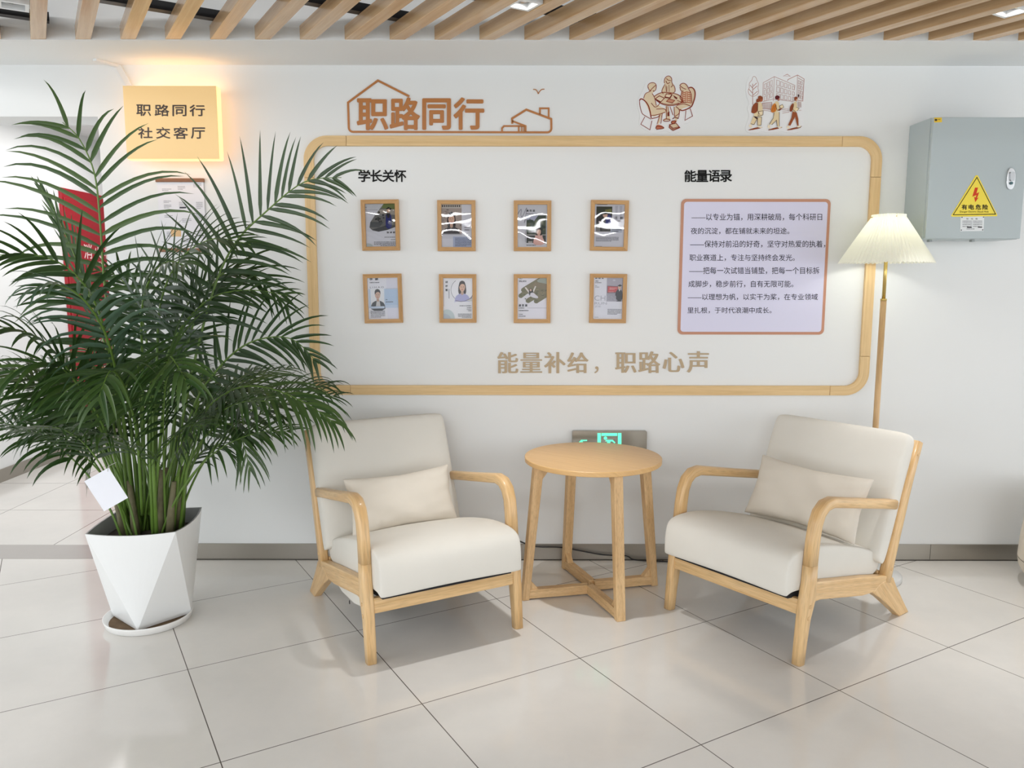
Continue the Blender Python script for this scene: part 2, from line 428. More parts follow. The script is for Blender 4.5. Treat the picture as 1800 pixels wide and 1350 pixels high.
# ------------------------------------------------------------------ ceiling slats, rails and downlights
SA = math.radians(31.0)
sd = Vector((math.sin(SA), -math.cos(SA), 0))        # along a slat towards the viewer
sn = Vector((math.cos(SA), math.sin(SA), 0))
def make_slat(x):
    mb = MB(); w = 0.0605; Lh = 4.6
    a = [Vector((x, FAS, 0)), Vector((x + w, FAS, 0))]
    b = [p + sd * Lh for p in a]
    z0, z1 = 2.2455, 2.2975
    def q(p, z): return (p.x, p.y, z)
    for pts in ([q(a[0], z0), q(a[1], z0), q(b[1], z0), q(b[0], z0)], [q(a[0], z1), q(b[0], z1), q(b[1], z1), q(a[1], z1)],
                [q(a[0], z0), q(b[0], z0), q(b[0], z1), q(a[0], z1)], [q(a[1], z0), q(a[1], z1), q(b[1], z1), q(b[1], z0)],
                [q(a[0], z0), q(a[0], z1), q(a[1], z1), q(a[1], z0)], [q(b[0], z0), q(b[1], z0), q(b[1], z1), q(b[0], z1)]):
        uv = [(Vector(p).dot(sn) + p[2], Vector(p).dot(sd)) for p in pts]
        mb.quad(pts, uv)
    return mb.build('timber_batten', W_SLAT, weld=True, origin=(x, FAS, 2.2455), bevel=0.0015)
for k in range(-5, 27):
    o = make_slat(-1.711 + 0.1757 * k)
    tag(o, 'pale wooden ceiling slat running diagonally above the wall bulkhead', 'ceiling slat', 'wooden ceiling slats', 'thing')
for k in range(-2, 7):
    x = -1.08 + 0.70 * k
    mb = MB(); M = Matrix.Translation((x, FAS - 0.03, 2.2985)) @ Matrix.Rotation(SA, 4, 'Z')
    mb.box((-2.4, -0.02, 0), (-0.01, 0.02, 0.032), M)
    tag(mb.build('metal_track', BLACK), 'black metal rail lying across the tops of the wooden slats', 'rail', 'black rails above the slats', 'thing')

def downlight(far, left, label, energy, lit=True):
    c1, c2 = atz(*far, 2.262), atz(*left, 2.262)
    size = 0.094
    cen = c1 + sd * size / 2 * 1.0 - (sn * size / 2) * 0.0
    cen = (c1 + c2) / 2 + sd * size / 2
    xf = cen.x - (FAS - cen.y) * math.tan(SA)          # seat it in the middle of its gap between two slats
    gap = -1.711 + 0.0605 + 0.0576
    cen.x += gap + 0.1757 * round((xf - gap) / 0.1757) - xf
    t = thing('downlight', label, 'ceiling lamp', (cen.x, cen.y, 2.262), SA, 'square ceiling downlights')
    h = size / 2
    mb = MB()
    for lo, hi in (((-h, -h), (h, -h + 0.012)), ((-h, h - 0.012), (h, h)), ((-h, -h + 0.012), (-h + 0.012, h - 0.012)), ((h - 0.012, -h + 0.012), (h, h - 0.012))):
        mb.box(lo + (-0.012,), hi + (0.034,))
    mb.box((-h + 0.012, -h + 0.012, 0.028), (h - 0.012, h - 0.012, 0.034))
    mb.build('housing', WHITE, t)
    mb = MB(); mb.lathe([(0.036, 0.027), (0.034, 0.006), (0.03, 0.004), (0.027, 0.024)], 24); mb.build('ring', mat('lamp_chrome', (210, 210, 212), 0.2, metal=0.9), t, smooth=True)
    mb = MB(); mb.lathe([(0.0005, 0.015), (0.028, 0.015)], 24); mb.build('lens', mat('lamp_lens', (255, 255, 255), 0.4, emit=(255, 252, 246), estr=9.0) if lit else mat('lamp_lens_off', (120, 120, 122), 0.3), t)
    if not lit: return t
    l = lamp('downlight_beam', 'SPOT', (0, 0, 0.005), energy, (1.0, 0.985, 0.965), spot_size=math.radians(48), spot_blend=0.9, shadow_soft_size=0.028)
    l.parent = t
    return t
downlight((927, 15.5), (887, 4.7), 'square white downlight between slats above the round table', 40)
downlight((1762, 28), (1730, 17), 'square white downlight between slats at the right, above the floor lamp', 40)
downlight((60, 18), (20, 6), 'square unlit downlight between slats above the potted palm', 0, False)

# ------------------------------------------------------------------ rounded wooden frame on the wall
def wall_frame():
    x0, x1, z0, z1 = -0.922, 1.634, 0.790, 1.943
    r, w, th = 0.105, 0.044, 0.016
    t = thing('wall_frame', 'large pale wooden frame with rounded corners fixed around the display wall', 'frame', (0.356, WY, z0), world_coords=True)
    def outline(a, b, cx, cz, n=10):   # quarter arc of outer and inner edge
        out, inn = [], []
        for k in range(n + 1):
            th_ = math.radians(a + (b - a) * k / n)
            out.append((cx + r * math.cos(th_), cz + r * math.sin(th_))); inn.append((cx + (r - w) * math.cos(th_), cz + (r - w) * math.sin(th_)))
        return out, inn
    def strip(out, inn, name):
        mb = MB(); n = len(out); s = 0
        V = []
        for i in range(n):
            for (p, d) in ((out[i], 0), (out[i], th), (inn[i], th), (inn[i], 0)): V.append((p[0], WY - d, p[1]))
        b = 0; mb.v = V
        for i in range(n - 1):
            L0 = math.dist(out[i], out[i + 1])
            for j, (u0, u1) in enumerate(((0, th), (th, th + w), (th + w, 2 * th + w), (0, w))):
                j2 = (j + 1) % 4
                mb.f.append((i * 4 + j, i * 4 + j2, (i + 1) * 4 + j2, (i + 1) * 4 + j)); mb.mi.append(0); mb.uv.append([(u0, s), (u1, s), (u1, s + L0), (u0, s + L0)])
            s += L0
        for i in (0, n - 1):
            mb.f.append((i * 4, i * 4 + 1, i * 4 + 2, i * 4 + 3)); mb.mi.append(0); mb.uv.append([(0, 0), (th, 0), (th, w), (0, w)])
        return mb.build(name, W_TRIM, t, bevel=0.0015)
    g = 0.0012
    ext = {'tl': (0.075, 0.085), 'tr': (0.075, 0.07), 'br': (0.075, 0.07), 'bl': (0.075, 0.06)}
    for key, (cx, cz, a, b) in {'tl': (x0 + r, z1 - r, 180, 90), 'tr': (x1 - r, z1 - r, 90, 0), 'br': (x1 - r, z0 + r, 0, -90), 'bl': (x0 + r, z0 + r, -90, -180)}.items():
        o, i = outline(a, b, cx, cz); e0, e1 = ext[key]
        d0 = {'tl': (0, -1), 'tr': (-1, 0), 'br': (0, 1), 'bl': (1, 0)}[key]; d1 = {'tl': (1, 0), 'tr': (0, -1), 'br': (-1, 0), 'bl': (0, 1)}[key]
        o = [(o[0][0] + d0[0] * e0, o[0][1] + d0[1] * e0)] + o + [(o[-1][0] + d1[0] * e1, o[-1][1] + d1[1] * e1)]
        i = [(i[0][0] + d0[0] * e0, i[0][1] + d0[1] * e0)] + i + [(i[-1][0] + d1[0] * e1, i[-1][1] + d1[1] * e1)]
        strip(o, i, 'corner_moulding')
    xa, xb = x0 + r + 0.085 + g, x1 - r - 0.075 - g
    strip([(xa, z1), (xb, z1)], [(xa, z1 - w), (xb, z1 - w)], 'moulding')
    xa, xb = x0 + r + 0.075 + g, x1 - r - 0.07 - g
    strip([(xa, z0), (xb, z0)], [(xa, z0 + w), (xb, z0 + w)], 'moulding')
    za, zb = z0 + r + 0.06 + g, z1 - r - 0.075 - g
    strip([(x0, za), (x0, zb)], [(x0 + w, za), (x0 + w, zb)], 'moulding')
    za, zb = z0 + r + 0.075 + g, z1 - r - 0.07 - g
    strip([(x1, za), (x1, zb)], [(x1 - w, za), (x1 - w, zb)], 'moulding')
wall_frame()

# ------------------------------------------------------------------ logo, headings, slogan
COPPER = mat('copper_acrylic', (178, 116, 62), 0.35, spec=0.4)
TANM = mat('tan_acrylic', (178, 158, 128), 0.4, spec=0.4)
VINYL = mat('black_vinyl', (14, 14, 14), 0.6, spec=0.2)
def ribbon3(mb, pts, w, to3, d0, d1, close=False):
    """a cut-out band of width w along a polyline, with real thickness"""
    A = Art(lambda x, y, d: (x, y), 0, 0)
    A.line(pts, w, COPPER, close)
    for f in A.mb.f:
        q = [A.mb.v[k] for k in f]
        mb.prism([(p[0], p[1]) for p in q], d0, d1, to3)
f = on_wall(4.5, 590, 120)
t = thing('logo_sign', 'copper-coloured house-outline logo with four large characters, above the wooden frame', 'wall sign', tuple(f(900, 505)), world_coords=True)
mb = MB()
arc = lambda cx, cy, r, a, b, n=5: [(cx + r * math.cos(math.radians(a + (b - a) * k / n)), cy + r * math.sin(math.radians(a + (b - a) * k / n))) for k in range(n + 1)]
ribbon3(mb, [(583, 224), (335, 98), (99, 272)] + arc(139, 470, 34, 180, 90) + arc(1674, 476, 32, 90, 0) + [(1705, 402), (1508, 328), (1396, 398), (1397, 440)], 16, f, 0.0, 0.004)
ribbon3(mb, [(1616, 366), (1616, 318), (1685, 318), (1685, 388)], 13, f, 0.0, 0.004)
ribbon3(mb, [(1397, 418), (1503, 458), (1503, 504)], 13, f, 0.0, 0.004)
ribbon3(mb, [(1316, 504), (1316, 475), (1332, 458), (1500, 458)], 13, f, 0.0, 0.0041)
ribbon3(mb, [(1448, 460), (1448, 502)], 12, f, 0.0, 0.0041); ribbon3(mb, [(1472, 460), (1472, 502)], 8, f, 0.0, 0.0041); ribbon3(mb, [(1490, 460), (1490, 502)], 8, f, 0.0, 0.0041)
mb.build('house_outline', COPPER, t)
for ch, bx in (('职', (174, 246, 411, 484)), ('路', (434, 238, 662, 484)), ('同', (692, 246, 906, 482)), ('行', (938, 238, 1170, 482))):
    mb = MB(); add_text(mb, ch, bx, f, 0.0, 0.005, bold=0.024); mb.build('character', COPPER, t, fix=False)
mb = MB(); ribbon3(mb, smooth_poly([(1562, 168), (1584, 168), (1598, 190), (1603, 205), (1610, 188), (1628, 167), (1652, 166)], 2, False), 6, f, 0.0, 0.003)
tag(mb.build('bird_cutout', COPPER, origin=tuple(f(1605, 186))), 'small copper-coloured flying bird cut-out above the little house', 'wall decoration')

f = on_wall(1)
def heading(s, box, label, name='heading_letters'):
    t = thing(name, label, 'lettering', tuple(f((box[0] + box[2]) / 2, box[3])), world_coords=True)
    n = len(s); w = (box[2] - box[0]) / n
    for i, ch in enumerate(s):
        mb = MB(); add_text(mb, ch, (box[0] + w * i + w * .02, box[1], box[0] + w * (i + 1) - w * .02, box[3]), f, 0.0, 0.002, bold=0.021); mb.build('character', VINYL, t, fix=False)
heading('学长关怀', (630, 299, 714, 319.5), 'bold black heading above the left pair of photo frames, inside the wooden frame')
heading('能量语录', (1203, 299.5, 1286.5, 319.5), 'bold black heading above the lilac quotation board')
g = on_wall(4.5, 860, 600)
t = thing('slogan_letters', 'tan cut-out slogan characters low on the wall inside the wooden frame', 'lettering', tuple(g(900, 250)), world_coords=True)
for ch, bx in (('能', (68, 85, 226, 252)), ('量', (250, 90, 414, 248)), ('补', (438, 85, 600, 252)), ('给', (621, 88, 781, 250)), ('，', (832, 198, 864, 252)),
               ('职', (1000, 88, 1160, 248)), ('路', (1183, 80, 1348, 250)), ('心', (1375, 85, 1538, 242)), ('声', (1568, 78, 1732, 246))):
    mb = MB(); add_text(mb, ch, bx, g, 0.0, 0.004, bold=-0.006, smear=[(-4.5, 0), (-1.5, 0), (1.5, 0), (4.5, 0)] if ch != '，' else None); mb.build('character', TANM, t, fix=False)

# ------------------------------------------------------------------ quotation board
f = on_wall(4.22, 1180, 280)
def xz(p): return (p.x, p.z)
bx0, bx1, bz0, bz1 = aty(1194, 470, WY).x, aty(1453.5, 470, WY).x, aty(1320, 588, WY).z, aty(1320, 350, WY).z
t = thing('quote_board', 'lilac quotation board with a copper border and eight lines of black text', 'wall board', ((bx0 + bx1) / 2, WY, bz0), world_coords=True)
to = lambda x, z, d: Vector((x, WY - d, z))
mb = MB(); mb.prism(rrect(bx0, bz0, bx1, bz1, 0.022), 0.0, 0.005, to); mb.build('border', mat('board_border', (186, 132, 104), 0.4), t)
mb = MB(); mb.prism(rrect(bx0 + .0125, bz0 + .0125, bx1 - .0125, bz1 - .0125, 0.014), 0.0, 0.0055, to); mb.build('panel', mat('board_lilac', (210, 209, 231), 0.35, spec=0.4), t)
mb = MB()
for s, bx in (('——以专业为锚，用深耕破局，每个科研日', (148, 403, 1115, 455)), ('夜的沉淀，都在铺就未来的坦途。', (142, 508, 872, 557)), ('——保持对前沿的好奇，坚守对热爱的执着，', (138, 603, 1138, 655)),
              ('职业赛道上，专注与坚持终会发光。', (133, 705, 912, 755)), ('——把每一次试错当铺垫，把每一个目标拆', (130, 800, 1095, 852)), ('成脚步，稳步前行，自有无限可能。', (125, 900, 902, 950)),
              ('——以理想为帆，以实干为桨，在专业领域', (120, 997, 1083, 1045)), ('里扎根，于时代浪潮中成长。', (118, 1097, 740, 1143))):
    add_text(mb, s, bx, f, 0.0058, bold=0.004)
mb.build('text', mat('board_ink', (30, 28, 44), 0.6, spec=.2), t, fix=False)

# ------------------------------------------------------------------ framed photographs
def glass_material():
    m = bpy.data.materials.new('acrylic_glazing'); m.use_nodes = True
    nt = m.node_tree; L = nt.links; nt.nodes.clear()
    out = nt.nodes.new('ShaderNodeOutputMaterial'); mx = nt.nodes.new('ShaderNodeMixShader'); tr = nt.nodes.new('ShaderNodeBsdfTransparent'); gl = nt.nodes.new('ShaderNodeBsdfGlossy')
    gl.inputs['Roughness'].default_value = 0.02
    fr = nt.nodes.new('ShaderNodeFresnel'); fr.inputs['IOR'].default_value = 1.5
    geo = nt.nodes.new('ShaderNodeNewGeometry'); no = nt.nodes.new('ShaderNodeTexNoise'); no.inputs['Scale'].default_value = 11; no.inputs['Detail'].default_value = 0
    bp = nt.nodes.new('ShaderNodeBump'); bp.inputs['Strength'].default_value = 0.16; bp.inputs['Distance'].default_value = 0.004
    L.new(geo.outputs['Position'], no.inputs['Vector']); L.new(no.outputs['Fac'], bp.inputs['Height']); L.new(bp.outputs['Normal'], gl.inputs['Normal'])
    L.new(fr.outputs[0], mx.inputs[0]); L.new(tr.outputs[0], mx.inputs[1]); L.new(gl.outputs[0], mx.inputs[2]); L.new(mx.outputs[0], out.inputs[0])
    return m
GLASS = glass_material()
SK = (222, 184, 160); HAIR = (44, 36, 36)
def person_bust(A, cx, top, h, hair, cloth, long_hair=True, skin=SK, sh=0.5):
    """head and shoulders portrait of height h below top, centred at cx (fractions of the print, width 1 x height 1)"""
    ar = 0.7
    hw = h * 0.17
    if long_hair: A.poly(smooth_poly([(cx - hw * 1.25, top + h * .1), (cx, top - h * .02), (cx + hw * 1.25, top + h * .1), (cx + hw * 1.45, top + h * .62), (cx - hw * 1.45, top + h * .62)], 2), hair)
    A.poly(smooth_poly([(cx - hw * 2.7, top + h), (cx - hw * 2.5, top + h * .66), (cx - hw * .7, top + h * .52), (cx + hw * .7, top + h * .52), (cx + hw * 2.5, top + h * .66), (cx + hw * 2.7, top + h)], 1), cloth)
    A.poly([(cx - hw * .42, top + h * .36), (cx + hw * .42, top + h * .36), (cx + hw * .5, top + h * .55), (cx, top + h * .6), (cx - hw * .5, top + h * .55)], tuple(int(v * .9) for v in skin))
    A.oval(cx, top + h * .25, hw, h * .2, skin)
    A.poly(smooth_poly([(cx - hw * 1.08, top + h * .28), (cx - hw * 1.05, top + h * .05), (cx, top - h * .03), (cx + hw * 1.05, top + h * .05), (cx + hw * 1.08, top + h * .28), (cx + hw * .75, top + h * .13), (cx - hw * .4, top + h * .12)], 1), hair)
    for sx in (-1, 1): A.oval(cx + sx * hw * .42, top + h * .25, hw * .16, h * .012, (50, 40, 40), 8)
    A.line([(cx, top + h * .26), (cx - hw * .1, top + h * .31), (cx + hw * .1, top + h * .315)], hw * .08, (188, 146, 126))
    A.line([(cx - hw * .3, top + h * .365), (cx, top + h * .375), (cx + hw * .3, top + h * .365)], hw * .14, (178, 100, 96))
def art1(A, R):
    A.rect(0, 0, 1, 1, (222, 222, 230)); A.rect(0, 0, .55, .13, (206, 208, 214)); A.line([(0, .14), (.42, .14)], .012, (150, 150, 156)); A.rect(0, .07, .05, .085, (150, 150, 156))
    sh = [(.62, 0), (1, 0), (1, .54), (.72, .61), (.42, .65), (.22, .62), (.12, .55), (.15, .43), (.3, .28)]
    A.poly(sh, (120, 118, 116))
    A.poly([(.62, 0), (1, 0), (1, .13), (.55, .1)], (116, 128, 76)); A.poly([(.5, .13), (1, .13), (1, .26), (.38, .22)], (176, 168, 158))
    A.poly([(.17, .42), (.6, .42), (.45, .55), (.13, .54)], (92, 94, 96)); A.poly([(.2, .6), (.7, .5), (1, .5), (1, .54), (.72, .61), (.42, .65)], (70, 70, 72))
    for k in range(14): A.oval(R.uniform(.3, .62), R.uniform(.18, .42), R.uniform(.02, .04), R.uniform(.012, .03), (58, 58, 60), 8)
    A.poly(smooth_poly([(.66, .58), (.68, .3), (.7, .22), (.84, .22), (.88, .36), (.87, .58)], 1), (40, 46, 118)); A.poly([(.7, .22), (.84, .22), (.8, .33), (.73, .33)], (38, 34, 40))
    A.oval(.77, .155, .055, .05, SK); A.poly([(.69, .12), (.77, .075), (.88, .11), (.85, .15), (.82, .11), (.72, .13)], (26, 26, 32))
    A.text('张 卓 群', (.7, .648, .98, .69), (40, 40, 46), 0.03)
    A.rows(.46, .77, .98, 1, .03, .02, (130, 130, 136), R, True); A.rows(.76, .83, .98, 1, .03, .018, (130, 130, 136), R, True)
    A.rows(.26, .885, .98, 4, .028, .014, (96, 96, 104), R, True); A.oval(.06, 1.0, .16, .08, (190, 198, 200), 12, 180, 360)
def art2(A, R):
    A.rect(0, 0, 1, 1, (216, 216, 224)); A.rect(0, 0, .67, .69, (172, 158, 150)); A.rect(0, 0, .67, .09, (196, 190, 182))
    for k in range(9): A.rect(.02 + .07 * k, .015, .06 + .07 * k, .06, (70, 62, 60))
    for k in range(26): A.oval(R.uniform(.03, .64), R.uniform(.12, .6), R.uniform(.015, .05), R.uniform(.01, .025), R.choice([(128, 116, 110), (196, 182, 168), (98, 88, 84), (150, 136, 128)]), 8)
    person_bust(A, .33, .18, .62, (40, 32, 32), (64, 60, 62)); A.rect(0, .685, .67, .80, (206, 206, 214)); A.rect(0, .69, .67, .7, (120, 112, 110))
    A.text('李 立 娟', (.73, .185, .995, .235), (46, 44, 50), 0.02); A.rows(.76, .53, .99, 1, .03, .02, (120, 120, 128), R); A.rows(.76, .585, .99, 1, .03, .02, (70, 70, 78), R)
    A.rect(.38, .75, 1, 1, (174, 182, 206)); A.rows(.45, .78, .98, 8, .026, .013, (84, 88, 106), R)
def art3(A, R):
    A.rect(0, 0, 1, 1, (212, 212, 218)); A.line(smooth_poly([(0, .22), (.14, .07), (.1, .26), (.16, .3), (.34, .0), (.24, .38), (.22, .44), (.3, .3)], 2, False), .022, (150, 150, 160))
    A.text('高 悦 涵', (.3, .115, .58, .165), (40, 40, 46), 0.03); A.rows(.3, .205, .84, 1, .03, .018, (70, 70, 78), R)
    A.rect(.3, .25, .96, .9, (62, 74, 60)); A.poly([(.3, .25), (.7, .25), (.56, .38), (.5, .4), (.42, .33), (.36, .36), (.3, .35)], (176, 180, 200))
    for k in range(34): A.oval(R.uniform(.34, .93), R.uniform(.38, .7), R.uniform(.03, .07), R.uniform(.02, .045), R.choice([(48, 60, 46), (78, 88, 62), (40, 52, 42), (92, 96, 70)]), 9)
    A.rect(.3, .7, .96, .72, (180, 176, 168)); A.rect(.3, .72, .96, .9, (70, 74, 72)); A.rect(.36, .86, .5, .9, (176, 170, 166))
    person_bust(A, .72, .53, .42, (44, 36, 36), (224, 182, 172)); A.poly([(.56, .9), (.6, .72), (.84, .72), (.88, .9)], (226, 186, 176))
    A.line([(.262, .55), (.262, .88)], .012, (120, 120, 126)); A.rows(.3, .945, .76, 1, .03, .018, (70, 70, 78), R)
def art4(A, R):
    A.rect(0, 0, 1, 1, (218, 218, 226)); A.rect(.08, 0, .42, .012, (110, 110, 116)); A.rect(.06, .05, .59, .64, (52, 52, 52))
    A.rect(.06, .05, .59, .2, (62, 66, 50)); A.poly([(.34, .13), (.56, .1), (.58, .2), (.38, .18)], (128, 128, 70))
    A.poly(smooth_poly([(.36, .46), (.4, .26), (.5, .22), (.58, .3), (.58, .5)], 1), (44, 50, 118)); A.oval(.36, .25, .08, .06, SK); A.poly([(.26, .2), (.4, .16), (.46, .22), (.3, .24)], (30, 30, 34))
    A.poly([(.16, .39), (.38, .46), (.36, .49), (.14, .42)], (222, 210, 204)); A.rect(.07, .46, .2, .63, (150, 148, 144)); A.poly([(.24, .64), (.3, .52), (.59, .49), (.59, .64)], (88, 86, 84))
    for k in range(12): A.rect(.08, .47 + .013 * k, .19, .476 + .013 * k, (104, 102, 100))
    for (x, h) in ((.73, .42), (.88, .44)): A.poly([(x - .05, .03), (x + .05, .03), (x + .02, .3), (x, h), (x - .02, .3)], (196, 196, 206))
    A.text('江  松', (.67, .285, .97, .345), (40, 40, 46), 0.03); A.rows(.67, .375, .95, 1, .03, .02, (40, 40, 46), R)
    A.rect(.55, .565, .94, .66, (190, 194, 208)); A.rows(.58, .58, .92, 2, .04, .022, (70, 72, 82), R)
    A.rows(.07, .765, .83, 4, .03, .014, (90, 90, 98), R); A.rect(.06, .985, .28, 1, (150, 150, 156))
def art5(A, R):
    A.rect(0, 0, 1, 1, (228, 228, 236)); A.rect(.62, 0, 1, 1, (220, 220, 232)); A.rect(.03, .27, 1, .73, (182, 202, 226)); A.rect(.06, .26, .56, .73, (198, 212, 230)); A.rect(.06, .66, 1, .73, (196, 210, 230))
    A.text('李  豪', (.07, .0, .36, .055), (54, 54, 60), 0.03); A.rows(.08, .1, .52, 1, .03, .022, (80, 80, 88), R); A.text('L I H A O', (.08, .205, .53, .245), (90, 92, 100), 0.0)
    A.rect(.58, .255, .98, .262, (150, 160, 180))
    A.rect(.09, .26, .53, .68, (232, 234, 238)); person_bust(A, .32, .275, .52, (36, 34, 36), (48, 52, 58), False, (206, 172, 152))
    A.rect(.09, .685, .53, .74, (198, 212, 230)); A.poly([(.25, .685), (.28, .55), (.32, .58), (.38, .55), (.4, .685)], (206, 204, 204))
    A.rows(.58, .52, .66, 1, .03, .018, (60, 66, 84), R); A.rows(.58, .575, .92, 1, .03, .02, (60, 66, 84), R); A.rows(.07, .79, .54, 6, .03, .016, (100, 100, 108), R)
def art6(A, R):
    A.rect(0, 0, 1, 1, (230, 230, 234)); A.line([(.02, .02), (.02, .7)], .02, (206, 196, 200)); A.oval(.66, .29, .39, .28, (236, 236, 240), 40)
    A.line([(.66 + .39 * math.cos(math.radians(a)), .29 + .28 * math.sin(math.radians(a))) for a in range(60, 240, 6)], .012, (110, 110, 122))
    A.line([(.66 + .39 * math.cos(math.radians(a)), .29 + .28 * math.sin(math.radians(a))) for a in range(24, 96, 6)], .022, (118, 112, 128))
    person_bust(A, .65, .07, .58, (58, 46, 44), (176, 176, 214)); A.rect(.4, .575, .99, .66, (230, 230, 234)); A.line([(.42, .55), (.6, .575), (.75, .56), (.99, .48)], .014, (118, 112, 128)); A.poly([(.78, .56), (.99, .49), (.99, .57)], (206, 206, 204))
    for k, ch in enumerate('胡舒慧'): A.text(ch, (.08, .07 + .097 * k, .155, .125 + .097 * k), (54, 56, 62), 0.03)
    A.line([(.2, .27), (.2, .5)], .02, (120, 122, 128)); A.oval(.13, 1.0, .26, .23, (192, 204, 206), 24, 180, 360); A.oval(.05, 1.0, .2, .12, (180, 190, 200), 24, 180, 360)
    A.rows(.38, .67, .96, 1, .03, .02, (96, 98, 104), R, True); A.rows(.74, .72, .96, 1, .03, .02, (96, 98, 104), R, True); A.rows(.8, .765, .96, 2, .03, .016, (96, 98, 104), R, True); A.rows(.5, .875, .96, 4, .028, .016, (110, 112, 118), R, True)
def art7(A, R):
    A.rect(0, 0, 1, 1, (232, 230, 238))
    for (x, y, x2, y2) in ((.03, .44, .6, .18), (.12, .3, .9, -.0), (.28, .56, .98, .3), (.56, .57, 1.0, .41)):
        ang = math.atan2((y2 - y) * 1.4, x2 - x); w = .07
        A.poly([(x + .06, y - .07), (x2, y2 - .08), (x2, y2 + .06), (x + .1, y + .05)], (122, 116, 82)); A.oval(x + .08, y - .01, .08, .055, (110, 106, 70))
    A.poly([(.74, 0), (1, 0), (1, .44), (.66, .53), (.4, .38), (.3, .2)], (128, 118, 84)); A.poly([(.78, 0), (1, 0), (1, .14), (.7, .1), (.66, .06)], (162, 168, 156)); A.poly([(.6, .1), (1, .14), (1, .28), (.5, .2)], (138, 122, 92))
    for k in range(20): A.oval(R.uniform(.4, .98), R.uniform(.28, .44), R.uniform(.02, .06), R.uniform(.008, .016), R.choice([(96, 90, 60), (150, 138, 100), (110, 98, 66)]), 8)
    for k in range(8): A.oval(R.uniform(.1, .7), R.uniform(.36, .55), R.uniform(.02, .05), R.uniform(.01, .02), (92, 98, 58), 8)
    A.poly([(.24, .23), (.29, .22), (.42, .33), (.38, .36)], (232, 222, 216)); A.poly([(.6, .19), (.64, .2), (.56, .34), (.51, .33)], (234, 226, 220))
    A.poly(smooth_poly([(.4, .26), (.46, .24), (.54, .3), (.54, .38), (.42, .44), (.38, .36)], 1), (46, 36, 36)); A.oval(.45, .29, .035, .03, SK, 10)
    A.poly(smooth_poly([(.44, .36), (.54, .35), (.62, .4), (.72, .46), (.68, .5), (.5, .47), (.43, .43)], 1), (226, 222, 230))
    A.text('YU', (.05, .0, .15, .025), (60, 60, 66), 0.02); A.text('SILAN', (.05, .055, .29, .095), (54, 54, 60), 0.02); A.text('虞 思 澜', (.04, .635, .33, .695), (44, 44, 50), 0.03)
    A.rows(.04, .72, .32, 1, .03, .02, (80, 80, 86), R); A.line([(.34, .728), (1, .728)], .006, (150, 150, 156)); A.rows(.04, .78, .52, 1, .03, .022, (80, 80, 86), R); A.rows(.04, .875, .24, 1, .03, .018, (90, 90, 96), R); A.rows(.04, .92, .38, 1, .03, .018, (60, 60, 66), R)
def art8(A, R):
    A.rect(0, 0, 1, 1, (230, 230, 238)); A.rect(.45, 0, 1, .57, (168, 164, 176)); A.rect(.45, 0, 1, .2, (178, 174, 186)); A.oval(.7, .06, .05, .02, (206, 204, 214), 10)
    A.poly([(.47, .19), (.84, .2), (.84, .36), (.47, .37)], (104, 84, 92)); A.poly([(.49, .205), (.83, .215), (.83, .345), (.49, .355)], (206, 82, 84)); A.rows(.55, .24, .8, 2, .03, .014, (232, 190, 190), R); A.rows(.52, .335, .78, 1, .02, .01, (232, 190, 190), R)
    A.poly(smooth_poly([(.74, .4), (.8, .29), (.87, .27), (.96, .29), (1.0, .36), (1.0, .55), (.8, .55)], 1), (48, 46, 54)); A.poly([(.8, .55), (.97, .55), (.95, .57), (.8, .57)], (30, 30, 36)); A.oval(.89, .225, .05, .05, SK); A.poly([(.82, .19), (.9, .155), (.99, .185), (.9, .21)], (28, 28, 34)); A.poly([(.86, .275), (.93, .275), (.89, .33)], (230, 230, 234))
    A.text('陈 润 泽', (.05, .0, .34, .03), (50, 50, 56), 0.03); A.rows(.06, .07, .2, 1, .03, .022, (70, 70, 76), R); A.rows(.05, .11, .36, 1, .03, .018, (90, 90, 96), R); A.rows(.05, .19, .14, 1, .03, .014, (130, 130, 136), R); A.rows(.05, .22, .26, 1, .03, .014, (130, 130, 136), R)
    A.text('CHEN', (.04, .43, .78, .555), (178, 178, 188), -.01); A.text('RUN', (.05, .59, .47, .65), (178, 178, 188), -.01); A.text('ZE', (.05, .675, .27, .715), (178, 178, 188), -.01)
    A.rows(.5, .755, .98, 5, .029, .015, (100, 100, 108), R); A.rows(.05, .955, .26, 1, .02, .01, (110, 110, 118), R)

